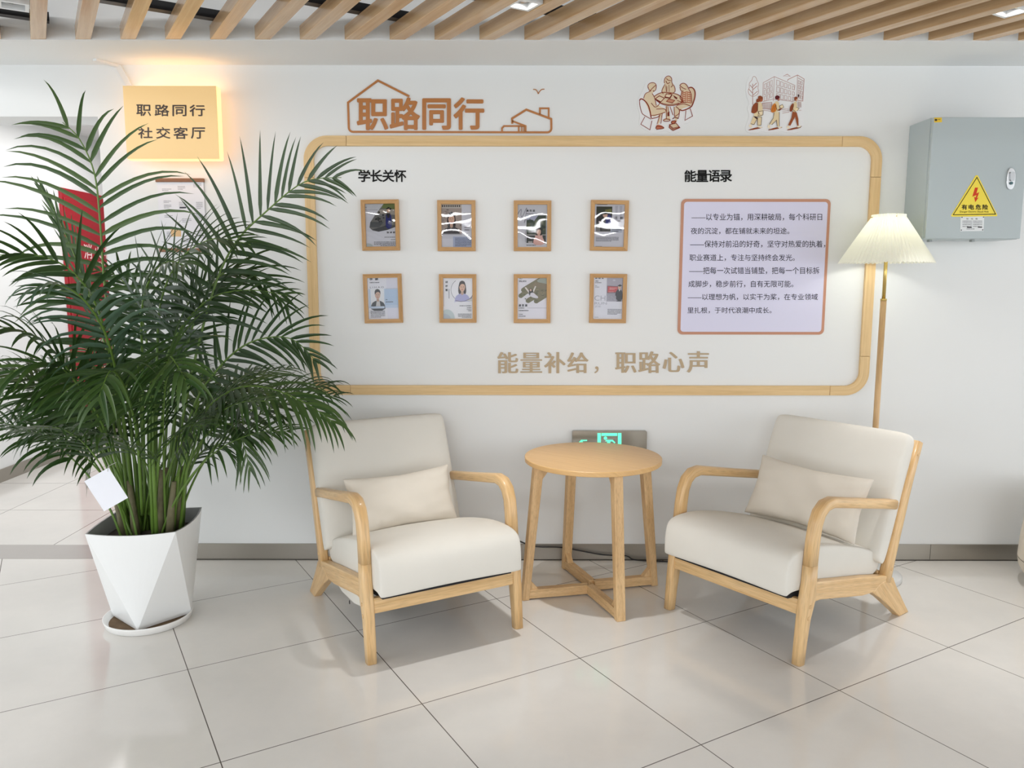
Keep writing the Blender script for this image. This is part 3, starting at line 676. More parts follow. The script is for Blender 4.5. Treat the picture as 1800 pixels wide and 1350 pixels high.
def picture(x0, y0, x1, y1, art, label, tilt=0.0):
    X0, X1, Z0, Z1 = aty(x0, (y0 + y1) / 2, WY).x, aty(x1, (y0 + y1) / 2, WY).x, aty((x0 + x1) / 2, y1, WY).z, aty((x0 + x1) / 2, y0, WY).z
    w, h = X1 - X0, Z1 - Z0
    t = thing('picture_frame', label, 'picture frame', ((X0 + X1) / 2, WY, (Z0 + Z1) / 2), 0, 'framed profiles on the display wall')
    t.rotation_euler = (0, tilt, 0)
    b = 0.0175; th = 0.018
    for k, nm in enumerate(('top', 'right', 'bottom', 'left')):
        pass
    fr = [(-w / 2, -h / 2), (w / 2, -h / 2), (w / 2, h / 2), (-w / 2, h / 2)]; inn = [(-w / 2 + b, -h / 2 + b), (w / 2 - b, -h / 2 + b), (w / 2 - b, h / 2 - b), (-w / 2 + b, h / 2 - b)]
    mb = MB()
    for k in range(4):
        k2 = (k + 1) % 4
        o0, o1, i1, i0 = fr[k], fr[k2], inn[k2], inn[k]
        ln = math.dist(o0, o1)
        for (p, q, r_, s_, d) in ((o0, o1, i1, i0, (th, th, th, th)),):
            mb.quad([(p[0], -th, p[1]), (q[0], -th, q[1]), (r_[0], -th + .003, r_[1]), (s_[0], -th + .003, s_[1])], [(0, 0), (0, ln), (b, ln - b), (b, b)])
        mb.quad([(o0[0], 0, o0[1]), (o1[0], 0, o1[1]), (o1[0], -th, o1[1]), (o0[0], -th, o0[1])], [(0, 0), (0, ln), (th, ln), (th, 0)])
        mb.quad([(i0[0], -th + .003, i0[1]), (i1[0], -th + .003, i1[1]), (i1[0], -.004, i1[1]), (i0[0], -.004, i0[1])], [(0, b), (0, ln - b), (th, ln - b), (th, b)])
    mb.build('frame', W_PIC, t, fix=False)
    mb = MB(); mb.box((-w / 2 + b * .6, -.0035, -h / 2 + b * .6), (w / 2 - b * .6, -.0005, h / 2 - b * .6)); mb.build('backing', mat('card_white', (226, 226, 230), 0.7), t)
    A = Art(lambda x, y, d: (-w / 2 + b + x * (w - 2 * b), -.0045 - d, h / 2 - b - y * (h - 2 * b)), 0, 0.00004)
    art(A, random.Random(int(x0 + y0))); A.build('print', t)
    mb = MB(); q = [(-w / 2 + b, -.0105, -h / 2 + b), (w / 2 - b, -.0105, -h / 2 + b), (w / 2 - b, -.0105, h / 2 - b), (-w / 2 + b, -.0105, h / 2 - b)]; mb.quad(q); mb.build('glazing', GLASS, t, fix=False)
picture(636.5, 351.5, 702.5, 440.5, art1, 'wooden frame with a graduate in a dark blue gown, top row far left', -.012)
picture(769.5, 352.5, 836, 441.5, art2, 'wooden frame with a long-haired woman in dark clothes, top row second from left')
picture(903, 353, 968.5, 441.5, art3, 'wooden frame with a woman in pink before dark trees, top row third from left')
picture(1037.5, 352.5, 1103.5, 441, art4, 'wooden frame with a blue-gowned figure on a dark photo, top row far right', .012)
picture(640.5, 481.5, 707.5, 567.5, art5, 'wooden frame with a man in a suit on pale blue, bottom row far left', -.02)
picture(772.5, 482, 837.5, 567, art6, 'wooden frame with a woman in lavender inside a circle, bottom row second from left')
picture(903, 482, 967.5, 567.5, art7, 'wooden frame with a woman, arms raised, on a brown hillside, bottom row third from left')
picture(1036, 481.5, 1100.5, 567.5, art8, 'wooden frame with a graduate beside a red screen, bottom row far right', .008)

# ------------------------------------------------------------------ die-cut stickers above the frame
RED = (138, 54, 34); DRED = (112, 40, 28); BEI = (222, 203, 172); CLEAR = mat('sticker_film', (233, 234, 235), 0.18, spec=0.5)
def study_sticker():
    f = on_wall(11.25, 1100, 120)
    t = thing('study_sticker', 'die-cut sticker of three people reading at a round table, above the wooden frame', 'sticker', tuple(f(790, 1300)), world_coords=True)
    mb = MB(); mb.prism(smooth_poly([(250, 590), (330, 460), (400, 260), (520, 215), (640, 280), (690, 300), (720, 160), (850, 90), (960, 160), (990, 290), (1110, 240), (1230, 310), (1340, 340), (1430, 470), (1400, 700), (1380, 980), (1220, 1090), (1130, 1090), (1110, 1240), (930, 1300), (790, 1230), (680, 1260), (500, 1290), (350, 1210), (240, 1100), (290, 950), (215, 720)], 2), 0.0, 0.0022, f)
    mb.build('film', CLEAR, t)
    A = Art(f, 0.0022, 0.00004); A.ws = 1.6
    S = smooth_poly
    A.poly(S([(1240, 390), (1300, 370), (1365, 440), (1370, 560), (1290, 770), (1230, 700), (1280, 480)], 2), BEI)
    A.poly(S([(700, 460), (720, 380), (770, 320), (760, 220), (800, 165), (860, 150), (905, 190), (905, 270), (950, 330), (975, 400), (975, 490), (740, 500)], 2), BEI)
    A.poly([(560, 560), (640, 510), (740, 475), (900, 490), (1020, 520), (1110, 580), (1120, 650), (1060, 700), (930, 740), (800, 735), (680, 700), (600, 640)], BEI)
    A.poly(S([(430, 340), (520, 280), (600, 320), (600, 400), (560, 470), (520, 500), (560, 560), (600, 740), (640, 720), (680, 760), (780, 800), (790, 880), (720, 900), (660, 1110), (620, 1110), (680, 910), (510, 980), (420, 760), (350, 600), (380, 500), (470, 460)], 1), BEI)
    A.poly(S([(1060, 340), (1130, 295), (1200, 330), (1230, 420), (1290, 500), (1300, 700), (1270, 750), (1060, 820), (1000, 1100), (960, 1000), (960, 900), (940, 780), (1010, 740), (1100, 690), (1010, 640), (960, 540), (1060, 600), (1100, 480)], 1), BEI)
    A.poly([(780, 750), (840, 750), (870, 960), (880, 1030), (730, 1040), (790, 980)], BEI)
    A.poly([(860, 1110), (990, 1090), (1065, 1180), (930, 1230), (855, 1180)], BEI)
    # striped jumper
    for k in range(6): A.line([(1100 - k * 4, 500 + k * 38), (1200, 470 + k * 40), (1290, 490 + k * 40)], 12, (186, 110, 82))
    for k in range(4): A.line([(1130 + 45 * k, 470), (1120 + 50 * k, 690)], 7, (186, 120, 92))
    def ln(p, w=8, c=RED, close=False, sm=2): A.line(S(p, sm, close), w, c, close)
    ln([(440, 400), (430, 340), (480, 290), (560, 285), (605, 330), (595, 430), (545, 465), (540, 440)]); ln([(435, 370), (460, 440), (490, 440), (520, 400), (590, 340)]); ln([(500, 445), (460, 470), (380, 500), (350, 600)]); ln([(520, 500), (570, 580), (600, 740)]); ln([(500, 690), (590, 800), (700, 660), (740, 590)])
    ln([(270, 640), (290, 605), (350, 620), (440, 720), (480, 860), (500, 990)], 14); ln([(270, 640), (275, 740), (310, 880), (340, 920), (500, 1010)], 8)
    ln([(375, 960), (295, 1110), (475, 1220), (515, 1040)], 8, RED, False, 0); ln([(500, 940), (640, 920), (780, 870)]); ln([(505, 1000), (640, 970), (680, 920)], 10); ln([(600, 810), (780, 800), (795, 860)]); ln([(720, 900), (690, 1100)]); ln([(670, 930), (615, 1110)])
    A.poly(S([(590, 1200), (590, 1150), (620, 1115), (700, 1130), (750, 1165), (750, 1190), (640, 1215)], 1), (186, 110, 82)); ln([(590, 1200), (600, 1150), (650, 1150), (750, 1170), (750, 1195), (600, 1212)], 9, DRED)
    ln([(760, 300), (760, 220), (800, 165), (860, 152), (908, 200), (905, 280), (930, 340), (890, 380)]); ln([(800, 205), (830, 240), (890, 250)]); ln([(790, 250), (820, 320), (870, 280)]); ln([(770, 320), (700, 460), (740, 510)]); ln([(940, 330), (975, 400), (970, 490), (820, 510)]); ln([(790, 340), (800, 470)], 6); ln([(850, 330), (855, 470)], 6); ln([(810, 360), (810, 460)], 5)
    ln([(560, 560), (640, 505), (740, 475), (900, 490), (1030, 520), (1110, 590), (1120, 660), (1050, 710), (930, 745), (800, 740), (690, 705), (600, 640)], 9)
    ln([(700, 690), (800, 718), (930, 722), (1050, 690)], 7)
    A.poly([(580, 610), (660, 550), (760, 595), (680, 680)], (224, 206, 178)); ln([(580, 610), (660, 550), (760, 595), (680, 680)], 10, RED, True, 0); A.line([(590, 620), (690, 675)], 16, DRED)
    A.poly([(770, 570), (800, 510), (910, 520), (870, 590)], (224, 206, 178)); ln([(770, 570), (800, 510), (910, 520), (870, 590)], 10, RED, True, 0); A.line([(770, 580), (870, 592), (910, 525)], 14, DRED)
    A.poly([(800, 660), (850, 610), (965, 640), (915, 690)], (196, 140, 112)); ln([(800, 660), (850, 610), (965, 640), (915, 690)], 9, RED, True, 0); A.poly([(930, 530), (1020, 590), (1000, 620), (960, 590)], DRED)
    ln([(1060, 350), (1090, 310), (1150, 295), (1210, 340), (1240, 420), (1280, 480)]); ln([(1070, 350), (1130, 400), (1190, 420)]); ln([(1065, 370), (1080, 450), (1140, 460)]); ln([(1110, 460), (1080, 560), (1060, 600), (1150, 680)]); ln([(1010, 640), (1110, 680), (1200, 680)], 7); ln([(1290, 500), (1300, 690)], 8)
    ln([(1240, 395), (1300, 375), (1365, 440), (1370, 560), (1320, 720), (1280, 780), (1120, 850), (1060, 820)], 14); ln([(1185, 840), (1165, 1035), (1315, 950), (1270, 800)], 8, RED, False, 0)
    ln([(985, 760), (1060, 820), (1060, 900), (960, 960)]); ln([(1000, 740), (1150, 700), (1270, 750)]); ln([(1060, 820), (1050, 960), (1020, 1000)]); ln([(950, 760), (960, 960)]); ln([(870, 760), (930, 930)])
    A.poly([(820, 880), (860, 860), (860, 950), (820, 950)], DRED); ln([(800, 750), (800, 1000)], 7); ln([(830, 760), (850, 930)], 6); ln([(730, 1030), (790, 1000), (880, 1020), (860, 1050), (760, 1055)], 9, RED, True)
    A.poly(S([(890, 1090), (900, 1050), (960, 1030), (1000, 1040), (1000, 1065), (940, 1105)], 1), (186, 110, 82)); ln([(890, 1090), (910, 1040), (1000, 1050), (940, 1105)], 9, DRED, True); ln([(920, 1010), (960, 970), (1040, 1000)], 10, DRED)
    ln([(860, 1120), (990, 1090), (1065, 1180), (930, 1235), (855, 1180)], 9, RED, True, 0); ln([(860, 1125), (930, 1190), (1060, 1160)], 7, RED, False, 0); ln([(858, 1150), (930, 1212), (1062, 1172)], 7, RED, False, 0)
    A.build('drawing', t)
study_sticker()
def campus_sticker():
    f = on_wall(10.8, 1295, 115)
    t = thing('campus_sticker', 'die-cut sticker of three students walking past a building, above the frame at right', 'sticker', tuple(f(700, 1280)), world_coords=True)
    mb = MB(); mb.prism(smooth_poly([(180, 330), (250, 180), (350, 140), (430, 220), (480, 290), (600, 210), (720, 155), (830, 190), (900, 110), (1000, 120), (1120, 110), (1270, 170), (1310, 280), (1300, 700), (1260, 900), (1270, 1180), (1200, 1280), (900, 1270), (860, 1250), (680, 1280), (540, 1270), (500, 1250), (380, 1280), (190, 1280), (150, 1180), (250, 960), (180, 800), (250, 740), (165, 540)], 2), 0.0, 0.0022, f)
    mb.build('film', CLEAR, t)
    A = Art(f, 0.0022, 0.00004); A.ws = 1.25; S = smooth_poly; PK = (184, 148, 140); PK2 = (168, 110, 98); BR = (140, 70, 40); DB = (70, 36, 28); CR = (224, 204, 164); MA = (96, 28, 34)
    A.line(S([(300, 750), (300, 350)], 0, False), 9, PK2); 
    A.line(S([(300, 600), (225, 550), (210, 470), (240, 430), (230, 340), (290, 280), (300, 220), (335, 208), (370, 240), (380, 290), (415, 350), (395, 440), (420, 490), (390, 560)], 2), 8, PK, True)
    for p in ([(250, 375), (300, 435)], [(375, 335), (310, 400)], [(225, 450), (298, 530)], [(385, 390), (308, 460)], [(395, 490), (308, 565)]): A.line(p, 9, PK2)
    A.line([(490, 680), (500, 330), (710, 215), (1100, 380), (1090, 470)], 8, PK); A.line([(710, 215), (690, 680)], 7, PK)
    A.line([(490, 690), (690, 640), (1070, 690)], 7, PK); A.line([(960, 300), (970, 270), (1150, 185), (1275, 260), (1250, 680), (1150, 660)], 8, PK2); A.line([(1150, 190), (1135, 680)], 7, PK); A.line([(1160, 240), (1265, 300)], 7, PK2)
    A.line([(880, 205), (955, 170), (1015, 210)], 8, PK2, True)
    for r in range(3):
        for k in range(3):
            x, y = 520 + 56 * k, 360 - 30 * k + r * (118 - 2 * k); A.line([(x, y), (x + 38, y - 18), (x + 36, y + 75), (x - 2, y + 85)], 6, PK, True)
        for k in range(5):
            x, y = 755 + 75 * k, 280 + 28 * k + r * (128 - 6 * k); w = 56 - 5 * k; A.line([(x, y), (x + w, y + 18), (x + w - 4, y + 110 - 8 * k), (x - 4, y + 100 - 8 * k)], 6, PK, True)
    for r in range(4):
        for k in range(2): x, y = 1165 + 45 * k, 290 + 18 * k + r * 90; A.line([(x, y), (x + 30, y + 10), (x + 28, y + 66), (x - 2, y + 60)], 6, PK, True)
    A.line([(480, 720), (660, 705), (660, 840), (480, 820)], 7, PK2, True)
    for k in range(8): A.line([(500 + 20 * k, 722), (500 + 20 * k, 830)], 6, PK)
    for k in range(4): A.line([(1160 + 18 * k, 690), (1160 + 18 * k, 800)], 6, PK)
    A.line([(500, 855), (680, 880)], 7, PK); A.line([(850, 840), (970, 830)], 7, PK); A.line([(860, 912), (990, 890)], 7, PK); A.line([(860, 875), (980, 860)], 5, PK); A.line([(1170, 860), (1220, 855)], 6, PK)
    # shadows on the pavement in the drawing
    for x in (340, 715, 1070): A.poly(S([(x - 145, 1230), (x + 40, 1175), (x + 145, 1170), (x + 130, 1195), (x - 90, 1238)], 1), BR)
    # first walker
    A.poly(S([(360, 700), (370, 640), (400, 640), (400, 590), (450, 575), (490, 610), (485, 670), (430, 690), (400, 705)], 1), BR); A.poly([(440, 650), (485, 640), (475, 690), (440, 700)], (168, 92, 58))
    A.poly(S([(390, 700), (450, 695), (480, 760), (490, 880), (470, 985), (310, 975), (330, 880)], 1), CR); A.poly([(310, 970), (385, 1000), (330, 1130), (255, 1110)], CR); A.poly([(385, 1000), (468, 985), (455, 1140), (388, 1140)], CR); A.poly([(308, 970), (390, 995), (385, 1030), (350, 1010)], DB)
    A.poly(S([(270, 880), (290, 770), (360, 700), (400, 720), (390, 880), (330, 920), (275, 905)], 1), BR); A.poly([(410, 880), (495, 865), (490, 945), (400, 960)], (232, 214, 180)); A.line([(410, 880), (495, 865), (490, 945), (400, 960)], 7, DB, True)
    A.poly([(245, 1120), (290, 1130), (270, 1200), (220, 1150)], (236, 222, 196)); A.poly([(390, 1180), (400, 1140), (480, 1180), (460, 1195)], (236, 222, 196)); A.line([(395, 720), (390, 870), (430, 940)], 7, DB); A.line([(310, 975), (470, 985)], 6, DB); A.line([(262, 1110), (320, 1130), (370, 1030)], 6, DB); A.line([(388, 1010), (388, 1140), (456, 1140), (466, 990)], 6, DB)
    # second walker
    A.oval(764, 615, 44, 42, MA); A.poly([(780, 640), (806, 620), (800, 675), (770, 680)], (176, 110, 92)); A.poly(S([(710, 720), (740, 680), (790, 700), (800, 780), (790, 880), (700, 910), (700, 800)], 1), CR)
    A.poly([(700, 905), (800, 890), (800, 1160), (760, 1160), (750, 1040), (660, 1130), (610, 1120), (690, 1000)], CR); A.poly(S([(640, 890), (650, 800), (700, 720), (745, 740), (750, 860), (690, 905)], 1), (206, 124, 46)); A.line([(660, 880), (700, 760)], 6, BR); A.line([(690, 890), (725, 770)], 6, BR)
    A.poly([(800, 780), (860, 745), (885, 800), (830, 830)], (236, 218, 180)); A.line([(800, 780), (860, 745), (885, 800), (830, 830)], 6, DB, True); A.poly([(770, 850), (850, 810), (850, 830), (800, 870)], BR); A.poly([(585, 1130), (625, 1140), (625, 1220), (580, 1180)], (236, 222, 196)); A.poly([(770, 1180), (800, 1165), (850, 1180), (800, 1205)], (236, 222, 196))
    A.line([(700, 905), (690, 1000), (610, 1125)], 6, DB); A.line([(750, 1040), (660, 1130)], 6, DB); A.line([(748, 1040), (762, 1160)], 6, DB); A.line([(800, 890), (800, 1160)], 6, DB); A.line([(730, 750), (760, 860), (830, 840)], 6, DB)
    # third walker
    A.poly(S([(1082, 640), (1090, 600), (1140, 600), (1150, 630), (1130, 680), (1095, 680)], 1), BR); A.poly([(1115, 650), (1145, 640), (1135, 690), (1110, 690)], (206, 160, 130)); A.poly([(1152, 555), (1176, 555), (1176, 605), (1152, 605)], DB)
    A.poly(S([(1060, 740), (1090, 690), (1130, 700), (1140, 800), (1120, 900), (1050, 890)], 1), CR); A.poly(S([(995, 870), (1005, 780), (1060, 715), (1070, 740), (1045, 880), (1010, 885)], 1), BR); A.poly([(1050, 880), (1125, 900), (1110, 960), (1010, 1150), (965, 1140), (1030, 1000)], (150, 80, 44)); A.poly([(1080, 900), (1130, 900), (1160, 1020), (1165, 1150), (1140, 1150), (1105, 1010)], (150, 80, 44))
    A.poly([(1120, 800), (1175, 820), (1140, 870), (1100, 850)], (236, 218, 180)); A.line([(1075, 740), (1055, 840), (1120, 900)], 7, DB); A.line([(1120, 800), (1175, 820), (1140, 870)], 6, DB); A.poly([(935, 1160), (985, 1150), (1000, 1215), (940, 1190)], (236, 222, 196)); A.poly([(1140, 1150), (1220, 1150), (1180, 1190), (1140, 1185)], (236, 222, 196)); A.line([(1145, 1188), (1185, 1190), (1225, 1155)], 7, DB)
    A.build('drawing', t)
campus_sticker()

# ------------------------------------------------------------------ light box sign and its cable duct
def sign_box():
    x0, x1, z0, z1, yf, yb = -1.650, -1.250, 1.822, 2.128, 3.47, 3.520
    t = thing('light_box_sign', 'square warm-lit light box sign with two lines of black characters, above the palm', 'lit sign', ((x0 + x1) / 2, WY, z0), world_coords=True)
    FACE = mat('light_box_face', (232, 200, 146), 0.28, spec=0.3, emit=(255, 205, 132), estr=0.10)
    BODY = mat('light_box_body', (240, 216, 168), 0.3, emit=(255, 200, 128), estr=0.55)
    mb = MB(); mb.box((x0, yf + .004, z0), (x1, yb, z1)); mb.build('box_body', BODY, t, bevel=0.006)
    mb = MB(); mb.box((x0 + .002, yf, z0 + .004), (x1 - .004, yf + .004, z1 - .002)); mb.build('face_panel', FACE, t, bevel=0.001)
    mb = MB(); mb.box((x0 + .06, yb, z0 + .06), (x1 - .06, WY, z1 - .06)); mb.build('bracket', WHITE, t)
    # the light strip round the back that washes the wall
    LED = mat('warm_led_strip', (255, 220, 170), 0.5, emit=(255, 176, 92), estr=1.25)
    mb = MB()
    for lo, hi in (((x0 + .02, z1 - .03), (x1 - .02, z1 - .015)), ((x0 + .02, z0 + .015), (x1 - .02, z0 + .03)), ((x0 + .015, z0 + .035), (x0 + .03, z1 - .035)), ((x1 - .03, z0 + .035), (x1 - .015, z1 - .035))):
        mb.box((lo[0], yb, lo[1]), (hi[0], yb + .012, hi[1]))
    mb.build('light_strip', LED, t)
    for loc, rot, sz, e in (((0, -.045, z1 - z0 + .004), (math.radians(165), 0, 0), .38, .075),):
        l = lamp('sign_glow', 'AREA', loc, e, (1.0, .60, .27), rot=rot, shape='RECTANGLE', size=sz if rot[0] else .03, size_y=.03 if rot[0] else sz); l.parent = t
    f0 = on_wall(4.5, 0, 0, yf)
    INK = mat('sign_ink', (52, 32, 26), 0.4)
    for ch, bx in (('职', (1080, 828, 1194, 916)), ('路', (1225, 828, 1338, 918)), ('同', (1366, 832, 1474, 918)), ('行', (1500, 830, 1620, 918)),
                   ('社', (1094, 1008, 1206, 1094)), ('交', (1236, 1008, 1347, 1096)), ('客', (1373, 1006, 1486, 1098)), ('厅', (1512, 1010, 1622, 1096))):
        mb = MB(); add_text(mb, ch, bx, f0, 0.0, 0.0015, bold=0.012, smear=[(-1, -1.6), (1, 1.6)]); mb.build('character', INK, t, fix=False)
sign_box()
DUCT = mat('cable_duct_white', (222, 222, 220), 0.5)
mb = MB()
a, b_ = atz(166, 103, SOF), atz(208, 115, SOF); b_.y = WY - .004; dirv = (b_ - a); dirv.z = 0; sd2 = Vector((-dirv.y, dirv.x, 0)).normalized() * .012
for (p, q, up) in ((a, b_, -1),):
    v = [p - sd2, p + sd2, q + sd2, q - sd2]
    mb.prism([(w_.x, w_.y) for w_ in v], SOF, SOF - .010, lambda x, y, d: Vector((x, y, d)))
p, q = aty(208, 116, WY), aty(228, 151, WY); w_ = Vector((.014, 0, .004))
mb.prism([(p.x - .014, p.z + .002), (p.x + .012, p.z + .006), (q.x + .014, q.z), (q.x - .012, q.z)], 0.0, 0.010, lambda x, z, d: Vector((x, WY - d, z)))
tag(mb.build('cable_duct', DUCT, origin=tuple(p)), 'thin white cable duct running from the bulkhead down to the lit sign', 'cable duct')

# ------------------------------------------------------------------ hanging notice poster
def poster():
    x0, x1 = aty(275.5, 320, WY).x, aty(360, 320, WY).x; z1, z0 = aty(315, 314, WY).z, aty(340, 443, WY).z
    t = thing('hanging_poster', 'white hanging wall chart with wooden top and bottom bars, behind the palm fronds', 'poster', ((x0 + x1) / 2, WY, z0), world_coords=True)
    for za in (z1 - .016, z0): mb = MB(); mb.box((x0, WY - .014, za), (x1, WY, za + .016)); mb.build('bar', W_BAR, t, bevel=.001)
    mb = MB(); mb.box((x0 + .004, WY - .006, z0 + .016), (x1 - .004, WY - .004, z1 - .016)); mb.build('sheet', mat('chart_paper', (226, 226, 232), 0.5), t)
    w, h = x1 - x0 - .008, z1 - z0 - .032
    A = Art(lambda x, y, d: Vector((x0 + .004 + x * w, WY - .006 - d, z1 - .016 - y * h)), 0, .00005); R = random.Random(4)
    for (a, b, c, n) in ((.1, .1, .3, 2), (.1, .17, .28, 1), (.44, .06, .6, 3), (.78, .02, .95, 3), (.12, .28, .28, 2), (.12, .34, .28, 3), (.45, .3, .62, 5), (.82, .3, .96, 5), (.12, .5, .3, 2), (.5, .55, .7, 3), (.84, .72, .95, 6), (.15, .75, .3, 4), (.5, .85, .66, 3)):
        A.rows(a, b, c, n, .022, .008, (130, 130, 138), R)
    A.rect(.46, .375, .6, .392, (50, 50, 58)); A.rect(.24, .7, .46, .82, (222, 186, 140)); A.rect(.8, .48, .95, .56, (196, 198, 206))
    A.build('print', t)
poster()

# ------------------------------------------------------------------ fire hydrant cabinet in the corridor
def hydrant():
    X = -3.338; y0, y1 = 5.93, 6.72; z0, z1 = 0.22, 1.985; Xf = X + 0.03
    t = thing('fire_hydrant_cabinet', 'red fire hydrant cabinet on the corridor wall behind the palm', 'fire cabinet', (X, (y0 + y1) / 2, z0), world_coords=True)
    RD = mat('fire_red', (156, 26, 38), 0.35); 
    mb = MB(); mb.box((X, y0, z0), (Xf - .008, y1, z1)); mb.build('cabinet_frame', RD, t, bevel=.003)
    mb = MB(); mb.box((Xf - .008, y0 + .02, z0 + .03), (Xf, y1 - .02, z1 - .07)); mb.build('door', RD, t, bevel=.003)
    f = lambda y, z, d: Vector((Xf + d, y, z))
    A = Art(lambda x, y, d: Vector((Xf + d, x, -y)), .0003, .0001); WT = (232, 206, 206)
    z_t, z_b = 1.585, 1.475
    for k, ch in enumerate('消火栓'): A.text(ch, (6.17 + .155 * k, -z_t, 6.29 + .155 * k, -z_b), WT, .01)
    A.text('FIRE HYDRANT', (6.19, -1.455, 6.58, -1.425), WT, .005)
    for k, ch in enumerate('火警电话'): A.text(ch, (6.33 + .075 * k, -.72, 6.39 + .075 * k, -.65), WT, .01)
    A.text('119', (6.36, -.62, 6.52, -.5), WT, .02)
    A.build('lettering', t)
hydrant()

# ------------------------------------------------------------------ electrical cabinet
def electric_box():
    x0, x1, z0, z1, yf = 1.752, 2.158, 1.488, 1.990, 3.40
    t = thing('electrical_cabinet', 'pale grey metal electrical cabinet with a yellow warning sign, top right on the wall', 'electrical box', ((x0 + x1) / 2, WY, z0), world_coords=True)
    GR = mat('cabinet_grey', (176, 187, 190), 0.32, spec=0.4, bump=0.05, bscale=300)
    mb = MB(); mb.box((x0, yf + .02, z0), (x1, WY, z1)); mb.build('body', GR, t, bevel=.003)
    mb = MB(); mb.box((x0 + .001, yf, z0 + .002), (x1 - .001, yf + .0175, z1 - .002)); mb.build('door', GR, t, bevel=.003)
    f = on_wall(4.82, 1560, 180, yf)
    mb = MB(); mb.prism(smooth_poly([(1042, 548), (1082, 580), (1070, 720), (1034, 745), (1000, 720), (1010, 580)], 2), -.001, .006, f)
    hd = mb.build('handle', mat('chrome', (200, 202, 204), 0.2, metal=.9), t, bevel=.001)
    mb = MB(); mb.prism(rrect(1028, 590, 1064, 668, 14), .006, .012, f); mb.build('lever', mat('chrome_satin', (176, 178, 180), 0.3, metal=.9), hd, origin=(t.location.x, t.location.y, t.location.z))
    mb = MB(); mb.prism([(1039 + 13 * math.cos(a), 686 + 13 * math.sin(a)) for a in [k * math.pi / 8 for k in range(16)]], .006, .010, f); mb.build('lock', mat('lock_dark', (70, 96, 100), 0.3, metal=.5), hd, origin=(t.location.x, t.location.y, t.location.z))
    mb = MB()
    for x in (398, 762): mb.prism([(x - 12, 1160), (x + 12, 1160), (x + 12, 1178), (x - 12, 1178)], -.05, -.03, f)
    mb.build('cable_gland', mat('gland_grey', (150, 156, 156), 0.5), t)
    # warning triangle
    w = thing('warning_sign', 'yellow triangular electric shock warning sign on the grey cabinet door', 'warning sign', tuple(f(740, 965)), world_coords=True)
    mb = MB(); mb.prism([(747, 618), (764, 618), (930, 955), (924, 965), (546, 969), (538, 960)], .0, .0012, f); mb.build('plate', mat('warning_yellow', (238, 216, 62), 0.4), w)
    A = Art(f, .0013, .00005)
    A.line([(757, 635), (556, 952), (914, 947)], 8, (28, 26, 22), True)
    A.poly([(740, 722), (766, 722), (752, 772), (776, 760), (757, 812), (771, 806), (741, 846), (733, 800), (745, 806), (752, 786), (717, 800)], (206, 66, 34))
    for k, ch in enumerate('有电危险'): A.text(ch, (628 + 59 * k, 866, 672 + 59 * k, 908), (28, 26, 22), .03)
    A.text('Danger Electric Shock Risk', (612, 918, 857, 938), (60, 54, 30), .004); A.build('print', w)
    n = thing('rating_plate', 'small white metal rating plate below the yellow warning triangle', 'plate', tuple(f(718, 1090)), world_coords=True)
    mb = MB(); mb.prism([(619, 970), (819, 966), (813, 1090), (615, 1092)], .0, .0011, f); mb.build('plate', mat('plate_white', (222, 226, 228), 0.35), n)
    A = Art(f, .0012, .00005); R = random.Random(9)
    for k, ch in enumerate('配电箱'): A.text(ch, (668 + 38 * k, 980, 686 + 38 * k, 993), (110, 112, 116), .01)
    A.rows(634, 1003, 705, 4, 15, 6, (120, 122, 126), R); A.rows(722, 1003, 802, 4, 15, 6, (120, 122, 126), R); A.rows(668, 1070, 765, 1, 15, 6, (120, 122, 126), R); A.rect(672, 1052, 712, 1064, (60, 60, 64)); A.rect(764, 1052, 800, 1062, (60, 60, 64))
    A.rect(700, 1000, 716, 1046, (198, 202, 206)); A.build('print', n)
    mb = MB()
    for (x, y) in ((630, 974), (812, 972), (624, 1082), (805, 1080)): mb.prism([(x + 5 * math.cos(a), y + 5 * math.sin(a)) for a in [k * math.pi / 4 for k in range(8)]], .001, .002, f)
    mb.build('rivet', mat('rivet_dark', (70, 72, 74), .4, metal=.6), n)
    y = thing('yellow_label', 'tiny yellow label in the top left corner of the grey cabinet door', 'label', tuple(f(427, 168)), world_coords=True)
    mb = MB(); mb.prism([(396, 130), (460, 128), (461, 168), (397, 170)], 0, .0006, f); mb.build('paper', mat('label_yellow', (232, 194, 44), .5), y)
    A = Art(f, .0007, .00004); A.rect(400, 140, 420, 158, (70, 62, 40)); A.rows(424, 142, 458, 1, 8, 6, (90, 80, 50), R); A.build('print', y)
electric_box()

